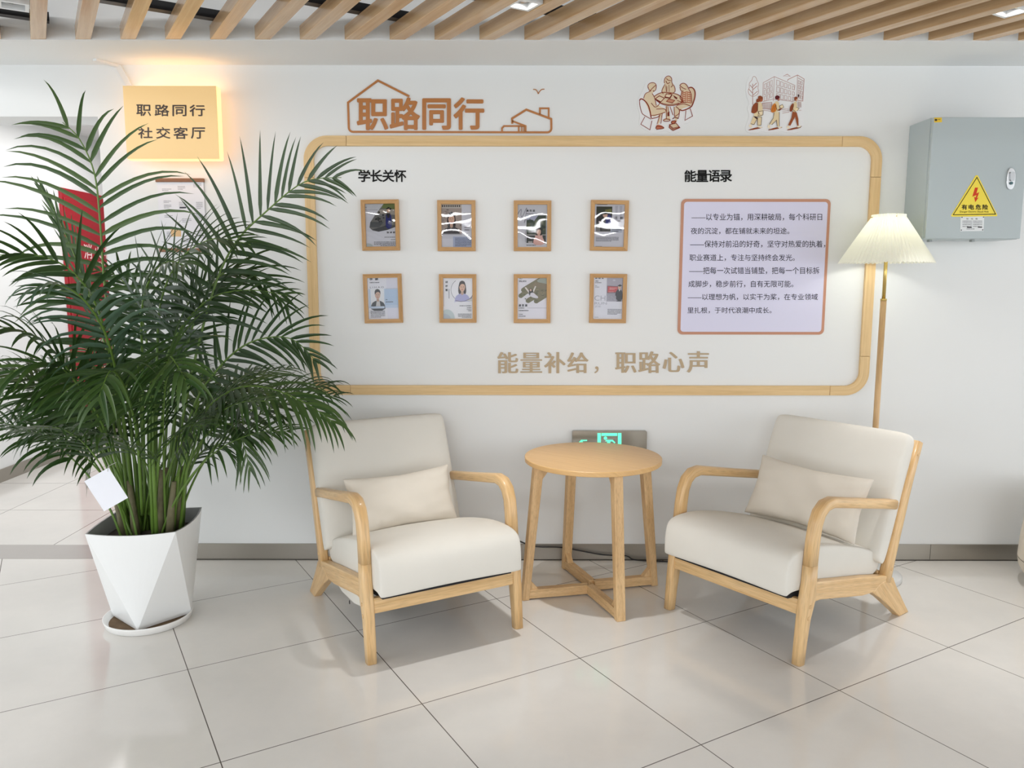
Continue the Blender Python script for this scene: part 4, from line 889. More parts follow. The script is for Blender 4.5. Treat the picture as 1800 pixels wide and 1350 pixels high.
# ------------------------------------------------------------------ exit sign low on the wall
def exit_sign():
    Y = WY - .025; x0, x1 = aty(1006, 760, Y).x, aty(1137.5, 760, Y).x; z1 = aty(1070, 757.5, Y).z; z0 = z1 - .142
    t = thing('exit_sign', 'grey emergency exit sign with green running man, low on the wall behind the round table', 'exit sign', ((x0 + x1) / 2, WY, z0), world_coords=True)
    to = lambda x, z, d: Vector((x, WY - d, z))
    mb = MB(); mb.prism(rrect(x0, z0, x1, z1, .008), 0.0, .025, to); mb.build('panel', mat('exit_panel', (158, 154, 144), 0.22, metal=.55), t, bevel=.001)
    f = on_wall(9, 980, 740, Y); GN = mat('exit_green', (90, 224, 176), 0.4, emit=(90, 240, 186), estr=.62)
    A = Art(f, .0003, .0001)
    A.rect(632, 192, 686, 560, GN); A.rect(696, 192, 945, 236, GN); A.rect(955, 190, 1010, 560, GN); A.oval(758, 271, 27, 27, GN); A.poly([(752, 318), (778, 296), (872, 296), (918, 342), (900, 352), (862, 322), (840, 322), (822, 390), (880, 440), (850, 520), (825, 512), (842, 450), (786, 410), (760, 470), (700, 470), (700, 446), (744, 446), (790, 322), (770, 324)], GN)
    A.poly([(362, 312), (372, 298), (468, 298), (468, 316), (390, 318), (420, 348), (600, 348), (600, 372), (420, 372), (390, 402), (468, 402), (468, 422), (372, 422), (362, 408), (310, 362)], GN)
    A.build('pictogram', t)
exit_sign()

# ------------------------------------------------------------------ armchairs
def arm_path():
    return [(0.052, .345), (.060, .43), (.070, .485), (.088, .522), (.118, .544), (.16, .549), (.25, .532), (.40, .503), (.52, .481), (.60, .465)]
def make_chair():
    t = thing('armchair', '', 'armchair')
    for s in (-1, 1):
        x = s * .291
        P = lambda pts, xx=x: [(xx, p[0], p[1]) for p in pts]
        # front leg: flares into the side rail
        mb = MB(); mb.tube(P([(.008, 0), (.016, .08), (.026, .16), (.042, .225), (.050, .285), (.052, .345)]), [(.0175, .019), (.018, .021), (.0185, .025), (.019, .034), (.019, .0285), (.019, .026)], 16, side=(1, 0, 0), power=4.5)
        lg = mb.build('leg', W_CHAIR, t, smooth=True, bevel=0)
        if True:
            for z in (.205, .165):
                mb = MB(); cy = .037 if z > .18 else .029
                mb.tube([(x + s * .0175, cy, z), (x + s * .0205, cy, z)], [.0075, .0065], 12); mb.build('dowel_cap', W_TABLE, lg)
        mb = MB(); mb.tube(P(arm_path()), [(.019, .026), (.0195, .024), (.020, .022), (.021, .0205), (.0215, .0195), (.0215, .019), (.021, .0185), (.020, .018), (.0195, .018), (.019, .019)], 16, side=(1, 0, 0), power=4.0)
        mb.build('armrest', W_CHAIR, t, smooth=True)
        mb = MB(); mb.tube(P([(.566, .165), (.590, .24), (.622, .335), (.650, .42), (.672, .49), (.700, .56), (.755, .69)]), [(.018, .028), (.0175, .0245), (.0175, .0225), (.0175, .0245), (.0175, .025), (.0175, .0225), (.0175, .0205)], 16, side=(1, 0, 0), power=4.5)
        po = mb.build('back_post', W_CHAIR, t, smooth=True)
        for (y, z) in ((.735, .645), (.585, .215)):
            mb = MB(); mb.tube([(x + s * .0165, y, z), (x + s * .0195, y, z)], [.0075, .0065], 12); mb.build('dowel_cap', W_TABLE, po)
        tox = lambda y, z, d, xx=x: Vector((xx + d, y, z))
        mb = MB(); mb.prism([(.055, .288), (.20, .262), (.40, .226), (.585, .188), (.600, .160), (.470, .150), (.38, .158), (.22, .190), (.10, .214), (.060, .215)], -.0165, .0165, tox)
        for k, fc in enumerate(mb.f): mb.uv[k] = [(mb.v[i][2] + mb.v[i][0] + .2 * mb.v[i][1], mb.v[i][1]) for i in fc]
        mb.build('side_rail', W_CHAIR, t, bevel=.004)
        mb = MB(); mb.prism([(.455, .1505), (.520, .112), (.600, .056), (.676, 0), (.748, 0), (.690, .068), (.632, .138), (.606, .176), (.585, .183), (.500, .175)], -.0172, .0172, tox)
        for k, fc in enumerate(mb.f): mb.uv[k] = [((mb.v[i][1] + mb.v[i][2]) * .7 + mb.v[i][0], (mb.v[i][1] - mb.v[i][2]) * .7) for i in fc]
        mb.build('leg', W_CHAIR, t, bevel=.004)
    mb = MB(); mb.box((-.275, .012, .172), (.275, .034, .228)); mb.build('front_rail', W_CHAIR, t, bevel=.004)
    mb = MB(); mb.box((-.275, .545, .160), (.275, .567, .205)); mb.build('rear_rail', W_CHAIR, t, bevel=.004)
    mb = MB(); M = Matrix.Translation((0, .722, .615)) @ Matrix.Rotation(-.4, 4, 'X'); mb.box((-.275, -.008, -.03), (.275, .010, .03), M); mb.build('back_rail', W_CHAIR, t, bevel=.003)
    mb = MB()
    prof = [(-.012, .229), (-.012, .250), (.10, .235), (.545, .165), (.545, .150)]
    mb.prism(prof, -.252, .252, lambda y, z, d: Vector((d, y, z))); mb.build('seat_lining', DARKFAB, t)
    # seat cushion: a loose cover that drops over the front rail
    prof = [(.555, .172), (.30, .215), (.04, .250), (-.022, .255), (-.046, .246), (-.058, .250), (-.058, .31), (-.050, .365), (-.028, .392), (.03, .402), (.14, .396), (.30, .362), (.44, .322), (.525, .29), (.56, .262)]
    cy = sum(p[0] for p in prof) / len(prof); cz = sum(p[1] for p in prof) / len(prof)
    xs = [(-.274, .020), (-.273, .007), (-.266, .001), (-.2, 0), (-.1, 0), (0, 0), (.1, 0), (.2, 0), (.266, .001), (.273, .007), (.274, .020)]
    mb = MB(); n = len(prof)
    for (x, ins) in xs:
        for k, (y, z) in enumerate(prof):
            a, b2 = prof[k - 1], prof[(k + 1) % n]
            ny, nz = (b2[1] - a[1]), -(b2[0] - a[0]); ln_ = math.hypot(ny, nz); ny, nz = ny / ln_, nz / ln_
            if ny * (cy - y) + nz * (cz - z) < 0: ny, nz = -ny, -nz
            crown = .013 * (1 - (x / .27) ** 2) if z > .28 and y > 0 else 0.0
            sag = -.010 * math.cos(x / .27 * 1.6) if (y < -.03 and z < .28) else 0.0
            mb.v.append((x, y + ny * ins * .7, z + nz * ins + crown + sag * -.6))
    for i in range(len(xs) - 1):
        for k in range(n):
            k2 = (k + 1) % n; mb.f.append((i * n + k, i * n + k2, (i + 1) * n + k2, (i + 1) * n + k)); mb.mi.append(0); mb.uv.append([(0, 0)] * 4)
    for i in (0, len(xs) - 1): mb.f.append(tuple(i * n + k for k in range(n))); mb.mi.append(0); mb.uv.append([(0, 0)] * n)
    mb.build('seat_cushion', FABRIC, t, smooth=True, subsurf=2)
    # back cushion
    W2, Hh, T = .300, .520, .100
    mb = MB(); nx, nz = 12, 10
    M = Matrix.Translation((0, .527, .243)) @ Matrix.Rotation(-math.radians(21.5), 4, 'X')
    def bc(u, v, side):
        x = W2 * u; z = Hh * v
        e = (1 - abs(u) ** 10) * (1 - abs(2 * v - 1) ** 10)
        d = T / 2 * max(0.0, e) ** .28
        r = 0.045
        cxn = max(0, abs(x) - (W2 - r)); 
        if v > .5:
            czn = max(0, z - (Hh - r)); dd = math.hypot(cxn, czn)
            if cxn > 0 and czn > 0 and dd > r: x = math.copysign(W2 - r + cxn * r / dd, x); z = Hh - r + czn * r / dd
        bow = .010 * (1 - u * u) * math.sin(math.pi * v)
        return (x, side * d - (bow if side < 0 else 0), z)
    us = [-1, -.985, -.95, -.85, -.6, -.3, 0, .3, .6, .85, .95, .985, 1]; vs = [0, .015, .05, .15, .35, .55, .75, .88, .95, .985, 1]
    idx = {}
    for side in (-1, 1):
        for i, u in enumerate(us):
            for j, v in enumerate(vs):
                edge = i in (0, len(us) - 1) or j in (0, len(vs) - 1)
                key = (i, j, 0 if edge else side)
                if key not in idx: idx[key] = len(mb.v); mb.v.append(tuple(M @ Vector(bc(u, v, side))))
        g = lambda i, j: idx[(i, j, 0 if (i in (0, len(us) - 1) or j in (0, len(vs) - 1)) else side)]
        for i in range(len(us) - 1):
            for j in range(len(vs) - 1):
                mb.f.append((g(i, j), g(i + 1, j), g(i + 1, j + 1), g(i, j + 1))); mb.mi.append(0); mb.uv.append([(0, 0)] * 4)
    mb.build('back_cushion', FABRIC, t, smooth=True, subsurf=1)
    return t
chair = make_chair()
chair.location = (-.228, 2.712, 0); chair.rotation_euler = (0, 0, math.radians(29.2))
chair['label'] = 'beige cushioned wooden armchair on the left, between the palm and the round table'
chair['group'] = 'pair of beige armchairs'
chair2 = copy_tree(chair)
chair2.location = (.806, 2.800, 0); chair2.rotation_euler = (0, 0, math.radians(-52.8))
chair2['label'] = 'beige cushioned wooden armchair on the right, in front of the floor lamp'

mb = MB(); mb.prism([(.14, .19), (.16, .140), (.25, .120), (.40, .112), (.47, .122), (.485, .165), (.40, .175)], -.2715, -.245, lambda y, z, d: Vector((d, y, z)))
cf = mb.build('cover_flap', FABRIC, chair, bevel=.006)
mb = MB(); ringpts = [(-.272, .30 + .004 * math.cos(a), .108 + .007 * math.sin(a)) for a in [k * math.pi / 5 for k in range(11)]]
mb.tube(ringpts, [.0012] * 11, 6); mb.build('zip_pull', BLACK, cf)
def pillow(ch, x, y, z, tilt, w, h, label, seed, roll=0.0):
    T = .115; n, m = 26, 16; R = random.Random(seed); ph = [R.uniform(0, 6.28) for _ in range(6)]
    mb = MB(); idx = {}
    for side in (-1, 1):
        for i in range(n + 1):
            for j in range(m + 1):
                u, v = 2 * i / n - 1, 2 * j / m - 1
                edge = i in (0, n) or j in (0, m); key = (i, j, 0 if edge else side)
                if key in idx: continue
                pu = u * (1 - .055 * (1 - v * v) * 0 - .05 * (1 - abs(v)) ** 1 * abs(u) ** 3); pv = v * (1 - .09 * (1 - abs(u)) * abs(v) ** 3)
                pu *= 1 - .04 * (1 - v * v); pv *= 1 - .07 * (1 - u * u)
                th = T / 2 * (max(0, (1 - u ** 4)) ** .55) * (max(0, (1 - v * v)) ** .5)
                wr = .0035 * math.sin(9 * u + 5 * v + ph[0]) * (1 - u * u) + .003 * math.sin(14 * v - 6 * u + ph[1]) * abs(u) + .0025 * math.sin(22 * u + ph[2]) * abs(v) ** 2
                if edge: th = 0; wr = .002 * math.sin(18 * (u + v) + ph[3])
                idx[key] = len(mb.v); mb.v.append((pu * w / 2, side * th + wr, pv * h / 2))
        g = lambda i, j: idx[(i, j, 0 if (i in (0, n) or j in (0, m)) else side)]
        for i in range(n):
            for j in range(m): mb.f.append((g(i, j), g(i + 1, j), g(i + 1, j + 1), g(i, j + 1))); mb.mi.append(0); mb.uv.append([(0, 0)] * 4)
    o = mb.build('lumbar_pillow', mat('pillow_fabric', (216, 209, 197), .9, spec=.15, bump=.35, bscale=900, noise=.03), smooth=True, subsurf=1)
    o.matrix_world = ch.matrix_basis @ Matrix.Translation((x, y, z)) @ Matrix.Rotation(-tilt, 4, 'X') @ Matrix.Rotation(roll, 4, 'Y')
    return tag(o, label, 'pillow', 'lumbar pillows')
bpy.context.view_layer.update()
pillow(chair, -.020, .390, .446, math.radians(22), .46, .245, 'small rectangular beige pillow leaning on the left armchair back', 1, math.radians(-1))
pillow(chair2, .047, .396, .474, math.radians(24), .50, .265, 'small rectangular beige pillow leaning on the right armchair back', 2, math.radians(1))

# ------------------------------------------------------------------ round side table
def side_table():
    cx, cy, zt, r = .336, 3.205, .590, .283
    t = thing('side_table', 'small round wooden side table with four splayed legs between the two armchairs', 'side table', (cx, cy, 0))
    mb = MB(); prof = [(.001, zt - .020), (r - .002, zt - .020), (r, zt - .018), (r, zt - .002), (r - .002, zt), (.001, zt)]
    mb.lathe(prof, 96)
    # planar grain on the top
    for k, fc in enumerate(mb.f): mb.uv[k] = [(mb.v[i][1] * .8 + mb.v[i][0] * .6 + mb.v[i][2], mb.v[i][0] * .8 - mb.v[i][1] * .6) for i in fc]
    o = mb.build('tabletop', W_TOP, t, smooth=True, weld=True)
    o.data.set_sharp_from_angle(angle=math.radians(35)) if hasattr(o.data, 'set_sharp_from_angle') else None
    angs = [195, 287, 17, 107]
    for a in angs:
        A_ = math.radians(a); d = Vector((math.cos(A_), math.sin(A_), 0)); s = Vector((-d.y, d.x, 0))
        R0, R1 = .292, .236
        top = d * R1 + Vector((0, 0, zt - .0205)); bot = d * R0
        mb = MB()
        def ring(c, hr, hs): return [c + d * hr + s * hs, c - d * hr + s * hs, c - d * hr - s * hs, c + d * hr - s * hs]
        r0, r1 = ring(bot, .015, .019), ring(top, .020, .019)
        for k in range(4):
            k2 = (k + 1) % 4; wd = .03
            mb.quad([r0[k], r0[k2], r1[k2], r1[k]], [(0 + k * .07, 0), (wd + k * .07, 0), (wd + k * .07, .57), (k * .07, .57)])
        mb.quad(r0, [(0, 0), (.03, 0), (.03, .03), (0, .03)]); mb.quad(r1, [(0, 0), (.03, 0), (.03, .03), (0, .03)])
        lg = mb.build('leg', W_TABLE, t, weld=True, bevel=.003)
        # floor bar to the middle and the two glued corner blocks
        off = .020 if a in (107, 17) else -.020
        nrm = Vector((math.cos(math.radians(62)), math.sin(math.radians(62)), 0)) * off
        p0, p1 = d * (R0 - .01), nrm + d * .004
        dv = (p1 - p0).normalized(); sv = Vector((-dv.y, dv.x, 0)) * .0165
        mb = MB(); q0 = [p0 + sv, p0 - sv, p1 - sv, p1 + sv]
        mb.prism([(v.x, v.y) for v in q0], .006, .044, lambda x, y, z: Vector((x, y, z)))
        for k, fc in enumerate(mb.f): mb.uv[k] = [(mb.v[i][2] + Vector(mb.v[i]).dot(sv) / .0165, Vector(mb.v[i]).dot(dv)) for i in fc]
        mb.build('floor_bar', W_TABLE, t, bevel=.002)
        mb = MB()
        to = lambda x, z, e: d * x + s * e + Vector((0, 0, z))
        mb.prism([(R0 - .012, .044), (R0 - .055, .044), (R0 - .022, .082)], -.013, .013, to); mb.build('corner_block', W_TABLE, lg, bevel=.001)
        mb = MB(); mb.prism([(R1 - .016, zt - .021), (R1 - .060, zt - .021), (R1 - .012, zt - .085)], -.013, .013, to); mb.build('corner_block', W_TABLE, lg, bevel=.001)
side_table()

# ------------------------------------------------------------------ floor lamp
def floor_lamp():
    cx, cy = 1.586, 3.385
    t = thing('floor_lamp', 'lit floor lamp with a white pleated shade on a wooden pole, behind the right armchair', 'floor lamp', (cx, cy, 0))
    mb = MB(); mb.lathe([(.001, 0), (.142, 0), (.144, .004), (.144, .020), (.138, .026), (.02, .030), (.001, .030)], 64); mb.build('base', mat('lamp_base_marble', (206, 206, 204), .3, noise=.12, nscale=14), t, smooth=True, weld=True)
    mb = MB(); mb.tube([(0, 0, .03), (0, 0, .66), (0, 0, 1.228)], [.0125, .0125, .0125], 20); mb.build('wooden_pole', wood('wood_lamp_pole', (206, 172, 124), (186, 150, 104), .4, 90, 2.0), t, smooth=True)
    mb = MB(); mb.tube([(0, 0, 1.228), (0, 0, 1.236)], [.0132, .0132], 20); mb.tube([(0, 0, 1.236), (0, 0, 1.46)], [.0075, .0075], 16); mb.build('brass_stem', mat('brass', (198, 172, 104), .25, metal=.9), t, smooth=True)
    m = bpy.data.materials.new('pleated_shade'); m.use_nodes = True; nt = m.node_tree; nt.nodes.clear(); L = nt.links
    out = nt.nodes.new('ShaderNodeOutputMaterial'); mx = nt.nodes.new('ShaderNodeMixShader'); df = nt.nodes.new('ShaderNodeBsdfDiffuse'); tr = nt.nodes.new('ShaderNodeBsdfTranslucent')
    df.inputs[0].default_value = lin((236, 236, 226)) + (1,); tr.inputs[0].default_value = lin((244, 246, 226)) + (1,); mx.inputs[0].default_value = .27
    L.new(df.outputs[0], mx.inputs[1]); L.new(tr.outputs[0], mx.inputs[2]); L.new(mx.outputs[0], out.inputs[0])
    NP = 64
    mb = MB(); zs = [(.186, 1.388), (.170, 1.413), (.120, 1.494), (.080, 1.557), (.067, 1.577), (.066, 1.588)]
    mb.lathe(zs, NP * 2, wob=lambda i, k: 1 + (.022 if i % 2 else -.022) * (1.0 if k < 4 else .8))
    # zig-zag lower hem
    for i in range(NP * 2):
        v = mb.v[i * len(zs)]; mb.v[i * len(zs)] = (v[0], v[1], v[2] - (.0022 if i % 2 else -.0022))
    mb.build('shade', m, t, smooth=False, fix=False)
    mb = MB(); mb.tube([(.075, 0, 1.577), (0, .0, 1.577), (-.075, 0, 1.577)], [.002] * 3, 6); mb.tube([(0, .07, 1.577), (0, 0, 1.577), (0, -.07, 1.577)], [.002] * 3, 6); mb.tube([(0, 0, 1.455), (0, 0, 1.475)], [.016, .016], 14); mb.build('socket', mat('brass'), t)
    mb = MB(); mb.lathe([(.001, .0), (.014, .002), (.018, .018), (.026, .04), (.026, .055), (.016, .07), (.001, .074)], 20, (0, 0, 1.474)); mb.build('bulb', mat('bulb_glow', (255, 255, 250), .4, emit=(255, 252, 232), estr=12.0), t, smooth=True)
    l = lamp('bulb_light', 'POINT', (0, 0, 1.512), 7.5, (1.0, .995, .94), shadow_soft_size=.026); l.parent = t
floor_lamp()
BULB = bpy.data.objects['bulb']; BULB.visible_shadow = True

# ------------------------------------------------------------------ power cable along the baseboard
P = [aty(796, 905, WY - .012), aty(812, 914, WY - .012), aty(840, 927, WY - .012), aty(900, 946, WY - .015), aty(938, 960, WY - .02), aty(985, 962, WY - .022), aty(1020, 968, WY - .022), aty(1060, 975, WY - .024), aty(1100, 977, WY - .026)]
P += [Vector((.58, WY - .03, .01)), Vector((.72, WY - .035, .004)), Vector((.95, WY - .05, .004)), Vector((1.2, WY - .06, .004)), Vector((1.40, WY - .10, .004)), Vector((1.43, 3.44, .005))]
def catmull(P, n=6):
    out = []
    for i in range(len(P) - 1):
        p0, p1, p2, p3 = P[max(0, i - 1)], P[i], P[i + 1], P[min(len(P) - 1, i + 2)]
        for k in range(n):
            u = k / n; out.append(.5 * ((2 * p1) + (p2 - p0) * u + (2 * p0 - 5 * p1 + 4 * p2 - p3) * u * u + (3 * p1 - p0 - 3 * p2 + p3) * u ** 3))
    return out + [P[-1]]
Q = catmull(P)
mb = MB(); mb.tube(Q, [.0032] * len(Q), 8); tag(mb.build('power_cable', BLACK, smooth=True, origin=tuple(P[9])), 'black power cable trailing along the baseboard behind the round table', 'cable')

# ------------------------------------------------------------------ pouf at the right edge
t = thing('ottoman', 'cream rounded ottoman at the right edge of the room', 'ottoman', (2.462, 3.20, 0))
CREAM = mat('cream_leather', (222, 212, 196), .45, spec=.4)
mb = MB(); mb.lathe([(.001, .015), (.20, .015), (.245, .04), (.272, .085), (.278, .12)], 48); mb.build('lower_shell', CREAM, t, smooth=True)
mb = MB(); mb.lathe([(.278, .1225), (.274, .2), (.262, .32), (.24, .40), (.19, .43), (.001, .44)], 48); mb.build('upper_cushion', CREAM, t, smooth=True)
mb = MB(); mb.lathe([(.001, 0), (.2, 0), (.2, .015), (.001, .015)], 32); mb.build('foot_ring', BLACK, t)

# ------------------------------------------------------------------ potted palm
PX, PY = -1.408, 2.945
def palm():
    t = thing('potted_palm', 'large bushy green areca palm in a white faceted pot at the left', 'potted plant', (PX, PY, .012), world_coords=True)
    POT = mat('pot_white', (232, 234, 234), .32, spec=.45); INN = mat('pot_inside', (150, 152, 152), .5)
    zt, zb = .395, .013
    cb = Vector((-1.410, 2.948, 0)); ct = Vector((-1.408, 2.945, 0))
    a0 = math.radians(5)
    top = [ct + Vector((.226 * math.cos(a0 + math.radians(225 + 90 * k)), .226 * math.sin(a0 + math.radians(225 + 90 * k)), zt)) for k in range(4)]
    bot = [cb + Vector((.149 * math.cos(a0 + math.radians(270 + 90 * k)), .149 * math.sin(a0 + math.radians(270 + 90 * k)), zb)) for k in range(4)]
    NS = 8
    def edge(k, out=.016, dip=.006):
        A_, B_ = top[k], top[(k + 1) % 4]; mid = (A_ + B_) / 2; o = Vector((mid.x - ct.x, mid.y - ct.y, 0)).normalized()
        return [A_.lerp(B_, s / NS) + o * (out * 4 * (s / NS) * (1 - s / NS)) - Vector((0, 0, dip * 4 * (s / NS) * (1 - s / NS))) for s in range(NS + 1)]
    mb = MB()
    for k in range(4):
        E_ = edge(k)
        for s in range(NS):   # triangle hanging from the rim, fanned and slightly bellied
            rows = 6
            for r in range(rows):
                u0, u1 = r / rows, (r + 1) / rows
                q = [E_[s].lerp(bot[k], u0), E_[s + 1].lerp(bot[k], u0), E_[s + 1].lerp(bot[k], u1), E_[s].lerp(bot[k], u1)]
                if r == rows - 1: q = q[:3]
                mb.quad(q)
        mb.quad([top[(k + 1) % 4], bot[k], bot[(k + 1) % 4]])
    mb.quad([b for b in bot])
    mb.build('pot', POT, t, weld=True)
    mb = MB()
    for k in range(4):
        E_ = edge(k)
        for s in range(NS):
            def inn(p, z, sc): return Vector((ct.x + (p.x - ct.x) * sc, ct.y + (p.y - ct.y) * sc, p.z if z is None else z))
            mb.quad([E_[s], E_[s + 1], inn(E_[s + 1], None, .965), inn(E_[s], None, .965)])
            mb.quad([inn(E_[s], None, .965), inn(E_[s + 1], None, .965), inn(E_[s + 1], .30, .86), inn(E_[s], .30, .86)])
    mb.build('pot_lining', INN, t)
    mb = MB(); SO = mat('potting_soil', (52, 42, 34), .95, bump=1, bscale=60, noise=.3, nscale=30)
    ringp = []
    for k in range(4):
        for p in edge(k)[:-1]: ringp.append((ct.x + (p.x - ct.x) * .89, ct.y + (p.y - ct.y) * .89, .335))
    for k in range(len(ringp)): mb.quad([ringp[k], ringp[(k + 1) % len(ringp)], (ct.x, ct.y, .348)])
    mb.build('soil', SO, t, weld=True)
    # ---- fronds
    def leafmat(name, c, c2):
        m = bpy.data.materials.new(name); m.use_nodes = True; nt = m.node_tree; L = nt.links; b = nt.nodes['Principled BSDF']
        geo = nt.nodes.new('ShaderNodeNewGeometry'); mx = nt.nodes.new('ShaderNodeMix'); mx.data_type = 'RGBA'
        mx.inputs[6].default_value = lin(c) + (1,); mx.inputs[7].default_value = lin(c2) + (1,); L.new(geo.outputs['Random Per Island'], mx.inputs[0]); L.new(mx.outputs[2], b.inputs['Base Color'])
        b.inputs['Roughness'].default_value = .38; b.inputs['Specular IOR Level'].default_value = .5
        out = nt.nodes['Material Output']; tr = nt.nodes.new('ShaderNodeBsdfTranslucent'); tr.inputs[0].default_value = lin((70, 110, 30)) + (1,)
        ms = nt.nodes.new('ShaderNodeMixShader'); ms.inputs[0].default_value = .12; L.new(b.outputs[0], ms.inputs[1]); L.new(tr.outputs[0], ms.inputs[2]); L.new(ms.outputs[0], out.inputs[0])
        return m
    LEAF = [leafmat('palm_leaf_dark', (30, 54, 26), (50, 74, 38)), leafmat('palm_leaf_mid', (42, 70, 32), (70, 94, 46)), leafmat('palm_leaf_grey', (66, 90, 74), (96, 118, 100))]
    STEM = mat('palm_stem', (92, 122, 50), .4, noise=.2, nscale=12); CANE = mat('palm_cane', (108, 104, 76), .7, noise=.35, nscale=40, bump=.4, bscale=90)
    R = random.Random(11)
    def frond(pts, t0, n, L0, N=None, droop=.5, W=.017, ang=(62, 22), style=0, lift=.15, r0=.006):
        C_ = catmull([Vector(p) for p in pts], 10); m = len(C_)
        cum = [0.0]
        for i in range(1, m): cum.append(cum[-1] + (C_[i] - C_[i - 1]).length)
        tot = cum[-1]
        def at(s):
            d = s * tot
            for i in range(1, m):
                if cum[i] >= d:
                    u = (d - cum[i - 1]) / max(1e-9, cum[i] - cum[i - 1]); return C_[i - 1].lerp(C_[i], u), (C_[i] - C_[i - 1]).normalized()
            return C_[-1], (C_[-1] - C_[-2]).normalized()
        mb = MB(); mb.tube(C_[::2] + ([C_[-1]] if (m - 1) % 2 else []), [r0 * (1 - .8 * min(1, k * 2 / m)) for k in range(len(C_[::2]) + (1 if (m - 1) % 2 else 0))], 6, mi=1)
        up = Vector(N) if N else Vector((0, 0, 1))
        for i in range(n):
            s = t0 + (1 - t0) * (i + .3) / n
            for sg in (-1, 1):
                p, T = at(min(.999, s + R.uniform(-.006, .006)))
                nn = (up - T * up.dot(T)); nn = nn.normalized() if nn.length > .05 else T.orthogonal().normalized()
                S_ = T.cross(nn).normalized() * sg
                q = (s - t0) / (1 - t0)
                a = math.radians(ang[0] + (ang[1] - ang[0]) * q + R.uniform(-5, 5))
                Ls = L0 * (.55 + .45 * math.sin(math.pi * min(1, .25 + q * .62))) * (1 - .45 * max(0, q - .6) / .4) * R.uniform(.88, 1.08)
                d = (T * math.cos(a) + S_ * math.sin(a) + nn * (lift + R.uniform(-.06, .06))).normalized()
                K = 7; pos = p.copy(); dr = droop * R.uniform(.6, 1.35); Wl = W * 1.45 * R.uniform(.85, 1.12) * (1 - .35 * q)
                b = len(mb.v); wv = d.cross(nn).normalized()
                for k in range(K + 1):
                    u = k / K
                    w = Wl * min(1.0, (.35 + u * 4.0)) * (max(0.0, 1 - u) ** .62) * .5
                    side = d.cross(nn); side = side.normalized() if side.length > 1e-3 else wv
                    nl = side.cross(d).normalized()
                    if k < K: mb.v += [tuple(pos + side * w + nl * w * .35), tuple(pos), tuple(pos - side * w + nl * w * .35)]
                    else: mb.v += [tuple(pos)]
                    pos = pos + d * (Ls / K); d = (d + Vector((0, 0, -1)) * dr * (.25 + u) * .30).normalized()
                mis = 0
                for k in range(K - 1):
                    for e in (0, 1):
                        mb.f.append((b + 3 * k + e, b + 3 * k + e + 1, b + 3 * k + e + 4, b + 3 * k + e + 3)); mb.mi.append(mis); mb.uv.append([(0, 0)] * 4)
                e0 = b + 3 * (K - 1); tp = b + 3 * K
                for e in (0, 1): mb.f.append((e0 + e, e0 + e + 1, tp)); mb.mi.append(mis); mb.uv.append([(0, 0)] * 3)
        for k, v in enumerate(mb.v):       # keep clear of the wall behind
            if v[1] > WY - .03: mb.v[k] = (v[0], WY - .03 - .02 * math.tanh(v[1] - WY + .03), v[2])
        return mb.build('frond', [LEAF[style], STEM], t, smooth=True, fix=False)
    V = lambda x, y, Y: tuple(aty(x, y, Y))
    CAMN = (0.25, -1, .35); UP = (0, -.2, 1)
    B = lambda x, Y=2.95: V(x, 905, Y)
    # fronds traced from their places in the room
    frond([B(232), V(212, 700, 2.93), V(186, 520, 2.9), V(176, 390, 2.87), V(166, 305, 2.84), V(140, 245, 2.80), V(110, 215, 2.76)], .55, 16, .36, (0.1, -1, .2), .75, .017, (84, 28), 1, .05)
    frond([B(292), V(330, 690, 2.98), V(372, 520, 3.0), V(412, 430, 3.0), V(470, 370, 2.98), V(535, 320, 2.95), V(600, 312, 2.92)], .48, 22, .30, (-.1, -1, .1), .42, .017, (80, 22), 0, .12)
    frond([B(228), V(205, 700, 2.85), V(178, 560, 2.75), V(130, 480, 2.65), V(60, 448, 2.58), V(-20, 450, 2.52)], .5, 18, .24, (0, -.8, .7), .5, .018, (75, 25), 0, .2)
    frond([B(235), V(215, 720, 2.8), V(190, 600, 2.65), V(150, 530, 2.5), V(100, 500, 2.4), V(50, 510, 2.32)], .5, 17, .25, (0, -.5, .9), 1.1, .016, (65, 22), 2, .1)
    frond([B(225), V(180, 760, 2.8), V(120, 650, 2.7), V(60, 590, 2.6), V(-30, 570, 2.5)], .45, 16, .22, (0, -.5, .9), 1.0, .019, (70, 25), 0, .1)
    frond([B(230), V(190, 770, 2.8), V(140, 680, 2.7), V(90, 640, 2.62), V(30, 650, 2.55), V(-15, 690, 2.5)], .45, 15, .26, (0, -.6, .8), .9, .02, (65, 22), 1, .1)
    frond([B(250, 2.9), V(240, 760, 2.75), V(218, 680, 2.6), V(198, 652, 2.5), V(185, 668, 2.42), V(172, 705, 2.37)], .55, 17, .27, (0, -.6, .8), .9, .019, (78, 25), 1, .1)
    frond([B(270, 2.9), V(285, 740, 2.75), V(292, 660, 2.62), V(298, 628, 2.55), V(310, 640, 2.48), V(330, 675, 2.43)], .55, 16, .26, (0, -.6, .8), .85, .020, (80, 25), 1, .1)
    frond([B(300), V(335, 730, 3.0), V(382, 650, 3.0), V(440, 602, 2.98), V(510, 595, 2.95), V(560, 640, 2.92)], .42, 20, .24, (-.1, -.9, .5), .5, .016, (62, 22), 0, .1)
    frond([B(305), V(345, 750, 2.9), V(400, 690, 2.83), V(460, 680, 2.78), V(530, 705, 2.74), V(590, 745, 2.7)], .4, 22, .27, (0, -.5, .9), 1.25, .016, (65, 20), 1, .0)
    frond([B(300), V(345, 790, 3.0), V(390, 745, 3.0), V(422, 765, 2.98), V(440, 830, 2.96)], .5, 12, .2, (.6, -.6, .3), 1.0, .013, (50, 18), 1, .0)
